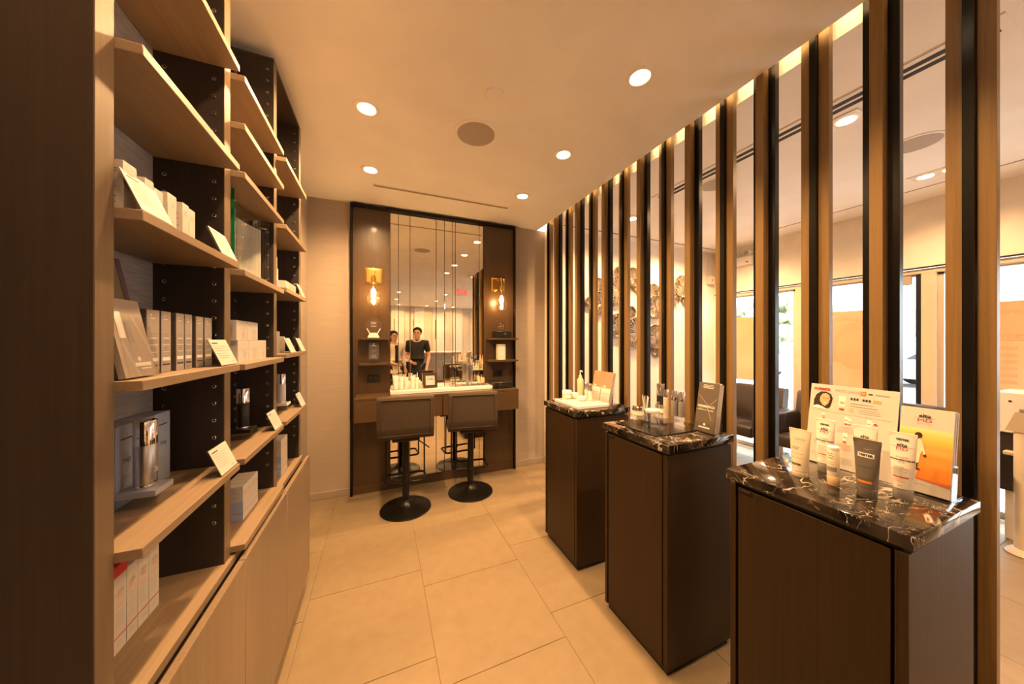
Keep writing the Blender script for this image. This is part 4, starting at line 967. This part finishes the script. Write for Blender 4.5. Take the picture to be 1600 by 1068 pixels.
for c, side in ((-.053, 'left'), (.053, 'right')):
    for i in range(3):
        s = thing('brochure', 'pink and white brochure, %s pocket of the farthest pedestal, %s from the front' % (side, ORD[i]), 'brochure', (1.455, 1.868, 1.0043), PR, 'pink brochures on the farthest pedestal')
        y = .002+.009*i; q = .001*i
        part('sheets', box(c-.0495+q, c+.0495+q*.5, y, y+.007, .001, .222-.001*i).xf(mt), 'card', s, smooth=0)
        F = Face(s, m3 @ Vector((c-.0495+q, y, .001)), (1, 0, 0), m3 @ Vector((0, 0, 1)))
        F.rect(0, .098, .105, .2205-.001*i, 'pink').lines(.02, .08, .085, 2, .02, 'greyink', .0015, 3).rect(.02, .045, .112, .120, 'whiteink', 2).done()

# ================================================================ LOUNGE BEYOND THE SCREEN
sc_ = thing('wall_sculpture', 'cluster of woven bronze wire discs on the lounge wall behind the screen', 'wall art', (2.95, 3.198, 1.85))
def disc_mesh(r, seed):
    rd = random.Random(seed); b = B(); n = 30
    for i in range(n):
        a = 2*math.pi*(i+rd.uniform(-.2, .2))/n
        pts = []
        for q in range(6):
            u = .10+.88*q/5; aa = a+.10*math.sin(q*1.9+i)
            pts.append((r*u*math.cos(aa), -.012-.022*u*u-.004*(i % 2), r*u*math.sin(aa)))
        b.tube(pts, r*.026, 4)
    for u in (.10, .42, .72, .98):
        b.tube([(r*u*math.cos(2*math.pi*i/36)*(1+.015*math.sin(i*5)), -.010-.022*u*u, r*u*math.sin(2*math.pi*i/36)*(1+.015*math.cos(i*4))) for i in range(36)], r*.022, 4, True)
    b.lathe([(r*.12, -.016), (r*.08, -.006), (0, -.001)], 12, axis='y')
    return b.mesh('disc', M['bronze'], 60)
dm = [disc_mesh(1, s) for s in (1, 2, 3)]
for i, (x, z, r, dy) in enumerate(((2.50, 1.905, .145, 0), (2.46, 2.13, .085, .01), (2.765, 2.075, .19, 0), (2.82, 2.27, .12, .02), (2.76, 1.64, .15, 0), (3.055, 1.55, .20, -.01),
        (3.00, 2.26, .125, 0), (3.11, 2.17, .10, .015), (2.985, 1.81, .08, .02), (3.39, 1.89, .16, -.01), (3.36, 2.09, .115, .015), (3.50, 2.105, .09, 0), (3.39, 1.50, .165, 0), (3.44, 1.32, .105, .015), (3.885, 2.20, .155, 0), (3.75, 2.02, .09, .01), (2.33, 1.92, .055, 0), (3.99, 2.0, .07, .015))):
    o = link(bpy.data.objects.new('disc', dm[i % 3]), sc_); o.location = (x-2.95, dy-.005, z-1.85); o.scale = (r, 1, r); o.rotation_euler = (0, i*1.1, 0)
t = thing('wall_box', 'small ivory sensor box high on the lounge wall near the corner', 'sensor', (4.50, 3.199, 2.33))
part('case', box(-.055, .055, -.05, 0, -.06, .06, .004), 'cream', t); part('conduit', box(-.008, .008, -.012, 0, .06, .40), 'wall', t)
part('lens', B().lathe([(.014, -.05), (.013, -.053), (0, -.054)], 14, axis='y'), 'greycap', t)
t = thing('emergency_light', 'white emergency light unit high on the wall above the first window', 'emergency light', (4.618, 2.80, 2.53))
part('case', box(-.07, 0, -.15, .13, -.06, .055, .010, 2), 'white', t)
for dy in (-.09, .06):
    h = part('lamp_head', B().lathe([(.035, -.08), (.042, -.06), (.040, -.02), (.02, 0), (0, 0)], 20, (0, dy, .095), 'x'), 'white', t)
    part('lens', B().lathe([(.033, -.081), (0, -.082)], 20, (0, dy, .095), 'x'), 'greycap', t)
part('indicator', box(-.0715, -.07, -.11, -.08, -.035, -.02), 'red', t)
t = thing('door_sensor', 'small pale grey sensor hanging from the head of the middle window', 'sensor', (4.66, 1.345, 1.975))
part('case', box(-.012, .012, -.035, .035, 0, .085, .003), 'speaker', t); part('arm', box(-.006, .02, -.01, .01, .085, .11), 'speaker', t)
def armchair(y, label, x=4.12, rz=0.):
    """facing -X"""
    t = thing('armchair', label, 'armchair', (x, y, 0), rz, 'dark leather armchairs along the windows')
    part('seat', box(-.26, .24, -.23, .23, .33, .46, .035, 3), 'leather', t, smooth=60)
    part('backrest', B().prism([(.20, .36), (.31, .36), (.375, .85), (.355, .875), (.29, .875), (.265, .85)], -.275, .275, 'y').xf(Matrix.Identity(4)), 'leather', t, smooth=60)
    for s in (-1, 1):
        part('armrest', B().box(-.27, .29, s*.285-.05, s*.285+.05, .36, .655, .018, 2), 'leather', t, smooth=60)
        for dx in (-.22, .24): part('leg', box(dx-.022, dx+.022, s*.27-.022, s*.27+.022, 0, .36, .002), 'steel', t)
armchair(2.48, 'dark leather armchair by the windows, farthest one near the corner')
armchair(1.80, 'dark leather armchair by the windows, second from the corner')
armchair(1.125, 'dark leather armchair by the windows, third from the corner behind the brochures')
t = thing('white_counter', 'white counter with dark drawer block at the right edge', 'counter', (4.20, .42, 0))
part('front_panel', box(-.02, .30, -.75, .36, .782, 1.075, .006), 'white', t); part('drawer_block', box(.0, .28, -.35, .35, .36, .781, .004), 'leather', t)
part('drawer_handle', box(-.05, 0, -.10, .325, .625, .655, .006), 'beige', t); part('cable_hole', B().lathe([(.008, -.0205), (.007, -.0215), (0, -.0216)], 14, (0, .30, 1.01), 'x'), 'ink', t)
part('leg', box(.03, .08, .24, .33, 0, .359, .003), 'beige', t); part('leg', box(.03, .08, -.70, -.62, 0, .781, .003), 'beige', t)
t = thing('dispenser_stand', 'cream floor stand with a taupe tapered head at the right edge', 'stand', (4.02, .625, 0))
part('foot', B().lathe([(.088, 0), (.092, .006), (.084, .020), (.066, .034), (.056, .040)], 36), 'cream', t); part('column', B().lathe([(.055, .038), (.055, .825), (.052, .827)], 28), 'cream', t)
part('head', B().lathe([(.088, .829), (.050, .955), (.046, .96), (0, .96)], 4).xf(Matrix.Rotation(R(20), 4, 'Z')), 'shade', t, smooth=0); part('nozzle', box(-.03, .03, -.03, .03, .961, .985, .003), 'greycap', t)

# ================================================================ BEHIND THE CAMERA (seen in the mirror)
t = thing('reception_desk', 'grey stone reception desk seen in the mirror', 'desk', (1.75, -2.75, 0))
part('front_panel', box(-.70, .70, .27, .30, .02, 1.08, .004), 'desk', t); part('side_panel', box(-.70, -.67, -.30, .27, .02, 1.08, .003), 'desk', t); part('side_panel', box(.67, .70, -.30, .27, .02, 1.08, .003), 'desk', t)
part('worktop', box(-.74, .74, -.34, .34, 1.081, 1.12, .006), 'white', t); part('plinth', box(-.66, .66, -.26, .26, 0, .02), 'black', t)
t = thing('side_cabinet', 'dark cabinet with white top behind the camera, at the left in the mirror', 'cabinet', (.36, -1.55, 0))
part('body', box(-.30, .30, -.2, .2, .02, .93, .003), 'walnut', t); part('top', box(-.31, .31, -.21, .21, .931, .965, .004), 'white', t); part('plinth', box(-.28, .28, -.18, .18, 0, .02), 'black', t)
def skinned(name, joints, bonesl, m, parent, sub=2):
    me = bpy.data.meshes.new(name)
    names = list(joints); idx = {k: i for i, k in enumerate(names)}
    me.from_pydata([joints[k][0] for k in names], [(idx[a], idx[b]) for a, b in bonesl], [])
    o = bpy.data.objects.new(name, me); COL.objects.link(o)
    s = o.modifiers.new('skin', 'SKIN'); s.use_smooth_shade = True
    sk = me.skin_vertices[0].data
    for k, i in idx.items():
        r = joints[k][1]; sk[i].radius = (r, r) if not isinstance(r, tuple) else r
        sk[i].use_root = (i == 0)
    ss = o.modifiers.new('sub', 'SUBSURF'); ss.levels = sub; ss.render_levels = sub
    dg = bpy.context.evaluated_depsgraph_get()
    m2 = bpy.data.meshes.new_from_object(o.evaluated_get(dg)); m2.name = name
    bpy.data.objects.remove(o)
    m2.materials.clear(); m2.materials.append(M[m]); m2.shade_smooth()
    return link(bpy.data.objects.new(name, m2), parent)
def person(label, loc, rz, h, shirt_m, trous_m, sleeves, coat=False):
    """standing figure facing +Y, one arm bent across the waist"""
    t = thing('person', label, 'person', loc, rz); k = h/1.75
    V = lambda x, y, z: (x*k, y*k, z*k)
    J = dict(pelvis=(V(0, 0, .96), .125*k), waist=(V(0, .01, 1.10), .118*k), chest=(V(0, .005, 1.30), .14*k), top=(V(0, -.01, 1.43), .095*k), neck=(V(0, 0, 1.50), .056*k), jaw=(V(0, .03, 1.575), .070*k), skull=(V(0, .012, 1.66), .085*k), crown=(V(0, .0, 1.725), .058*k))
    Bn = [('pelvis', 'waist'), ('waist', 'chest'), ('chest', 'top'), ('top', 'neck'), ('neck', 'jaw'), ('jaw', 'skull'), ('skull', 'crown')]
    arms = {'l': [(-.185, -.01, 1.415), (-.235, -.04, 1.14), (-.09, .20, 1.02), (-.035, .255, 1.01)], 'r': [(.185, -.01, 1.415), (.245, -.03, 1.14), (.225, .10, .92), (.215, .135, .845)]}
    for s, q in arms.items():
        for n_, p, r in zip(('sh', 'el', 'wr', 'ha'), q, (.062, .043, .030, .034)): J[s+n_] = (V(*p), r*k)
        Bn += [('top', s+'sh'), (s+'sh', s+'el'), (s+'el', s+'wr'), (s+'wr', s+'ha')]
        w = Vector(q[3]); d = (Vector(q[3])-Vector(q[2])).normalized(); sd = Vector((1, 0, 0)) if s == 'l' else Vector((0, 1, 0))
        sd = (sd-d*sd.dot(d)).normalized(); dn = Vector((0, 0, -1)) if s == 'l' else Vector((-1, 0, 0))
        ax = d.cross(sd).normalized()
        for f_ in range(4):
            o_ = ax*(.022-.0145*f_); L_ = (.062, .072, .068, .052)[f_]
            J[s+'f%da' % f_] = (V(*(w+o_+d*.03)), .0095*k); J[s+'f%db' % f_] = (V(*(w+o_+d*(.03+L_*.6)+sd*.008)), .0085*k); J[s+'f%dc' % f_] = (V(*(w+o_+d*(.03+L_*.9)+sd*.026)), .0072*k)
            Bn += [(s+'ha', s+'f%da' % f_), (s+'f%da' % f_, s+'f%db' % f_), (s+'f%db' % f_, s+'f%dc' % f_)]
        J[s+'t1'] = (V(*(w+ax*.034+d*.005+sd*.012)), .0105*k); J[s+'t2'] = (V(*(w+ax*.042+d*.035+sd*.022)), .009*k)
        Bn += [(s+'ha', s+'t1'), (s+'t1', s+'t2')]
    for s, q in (('a', -1), ('b', 1)):
        for n_, p, r in zip(('hip', 'kn', 'an', 'heel', 'toe'), ((q*.092, 0, .90), (q*.10, .03, .50), (q*.10, -.02, .085), (q*.10, -.03, .045), (q*.115, .14, .035)), (.090, .062, .043, .040, .034)): J[s+n_] = (V(*p), r*k)
        Bn += [('pelvis', s+'hip'), (s+'hip', s+'kn'), (s+'kn', s+'an'), (s+'an', s+'heel'), (s+'heel', s+'toe')]
    skinned('body', J, Bn, 'skin', t)
    S = {n_: (J[n_][0], J[n_][1]*1.12+.006) for n_ in ('pelvis', 'waist', 'chest', 'top')}; S['top'] = (V(0, -.01, 1.445), .125*k); Sb = [('pelvis', 'waist'), ('waist', 'chest'), ('chest', 'top')]
    for s in 'lr':
        S[s+'sh'] = (tuple(Vector(J[s+'sh'][0])+Vector((0, 0, .012))), J[s+'sh'][1]*1.38)
        a_, b_ = Vector(J[s+'sh'][0]), Vector(J[s+'el'][0]); e = a_.lerp(b_, .75 if not sleeves else 1.0)
        S[s+'el'] = (tuple(e), J[s+'el'][1]*1.35); Sb += [('top', s+'sh'), (s+'sh', s+'el')]
        if sleeves: S[s+'wr'] = (tuple(Vector(J[s+'el'][0]).lerp(Vector(J[s+'wr'][0]), .92)), J[s+'wr'][1]*1.4); Sb.append((s+'el', s+'wr'))
    S['collar'] = (V(0, -.004, 1.505), .078*k); Sb.append(('top', 'collar'))
    S['hem'] = (V(0, 0, .86), .135*k); Sb.append(('pelvis', 'hem'))
    skinned('shirt' if not coat else 'jacket', S, Sb, shirt_m, t)
    if coat: part('blouse_front', B().prism([(-.045, 1.0), (.045, 1.0), (.03, 1.44), (-.03, 1.44)], .12, .168, 'y').xf(Matrix.Scale(k, 4)), 'shirt', t)
    else: part('collar', B().lathe([(.066, 1.455), (.072, 1.47), (.062, 1.50), (.058, 1.495)], 20, caps=False).xf(Matrix.Scale(k, 4)), shirt_m, t)
    T = {'pelvis': (J['pelvis'][0], .128*k)}; Tb = []
    for s in 'ab':
        T[s+'hip'] = (J[s+'hip'][0], .100*k); T[s+'kn'] = (J[s+'kn'][0], .076*k); T[s+'an'] = (J[s+'an'][0], .066*k); Tb += [('pelvis', s+'hip'), (s+'hip', s+'kn'), (s+'kn', s+'an')]
    skinned('trousers', T, Tb, trous_m, t)
    for q in (-1, 1):
        part('shoe', B().box(q*.105-.045, q*.105+.045, -.08, .19, 0, .085, .025, 3).xf(Matrix.Scale(k, 4)), 'black', t, smooth=60)
        part('eye', B().lathe([(.011, 0), (.009, .006), (0, .008)], 10, (q*.032, .086, 1.645), 'y').xf(Matrix.Scale(k, 4)), 'hair', t)
        part('eyebrow', box(q*.033-.017, q*.033+.017, .085, .096, 1.664, 1.670, .001).xf(Matrix.Scale(k, 4)), 'hair', t)
        part('ear', B().lathe([(.012, -.006), (.026, 0), (.020, .008), (0, .008)], 10, (q*.084, .0, 1.635), 'x').xf(Matrix.Scale(k, 4)), 'skin', t)
    part('nose', B().prism([(-.012, 1.605), (.012, 1.605), (.005, 1.65), (-.005, 1.65)], .08, .112, 'y').xf(Matrix.Scale(k, 4)), 'skin', t)
    part('mouth', box(-.024, .024, .085, .101, 1.578, 1.586, .003).xf(Matrix.Scale(k, 4)), 'peach', t)
    hb = B(); bmesh.ops.create_uvsphere(hb.bm, u_segments=20, v_segments=14, radius=.100)
    for v in list(hb.bm.verts):
        v.co.y *= 1.08; v.co.z *= .98
        if v.co.z < -.005 and v.co.y > -.01: v.co.z = -.005+v.co.z*.1
        if v.co.y > .05 and v.co.z < .045: v.co.y = .05
        if coat and v.co.z < -.02 and v.co.y < .0: v.co.z *= 2.0
    part('hair', hb.xf(Matrix.Scale(k, 4) @ Matrix.Translation((0, -.008, 1.682))), 'hair', t, smooth=80)
    return t
man = person('man in black polo shirt and jeans, seen standing in the mirror', (.72, -.38, 0), R(18), 1.70, 'shirt', 'jeans', False)
woman = person('person in cream jacket over a black top at the left in the mirror', (.255, -.62, 0), R(-25), 1.63, 'blouse', 'black', True, True)
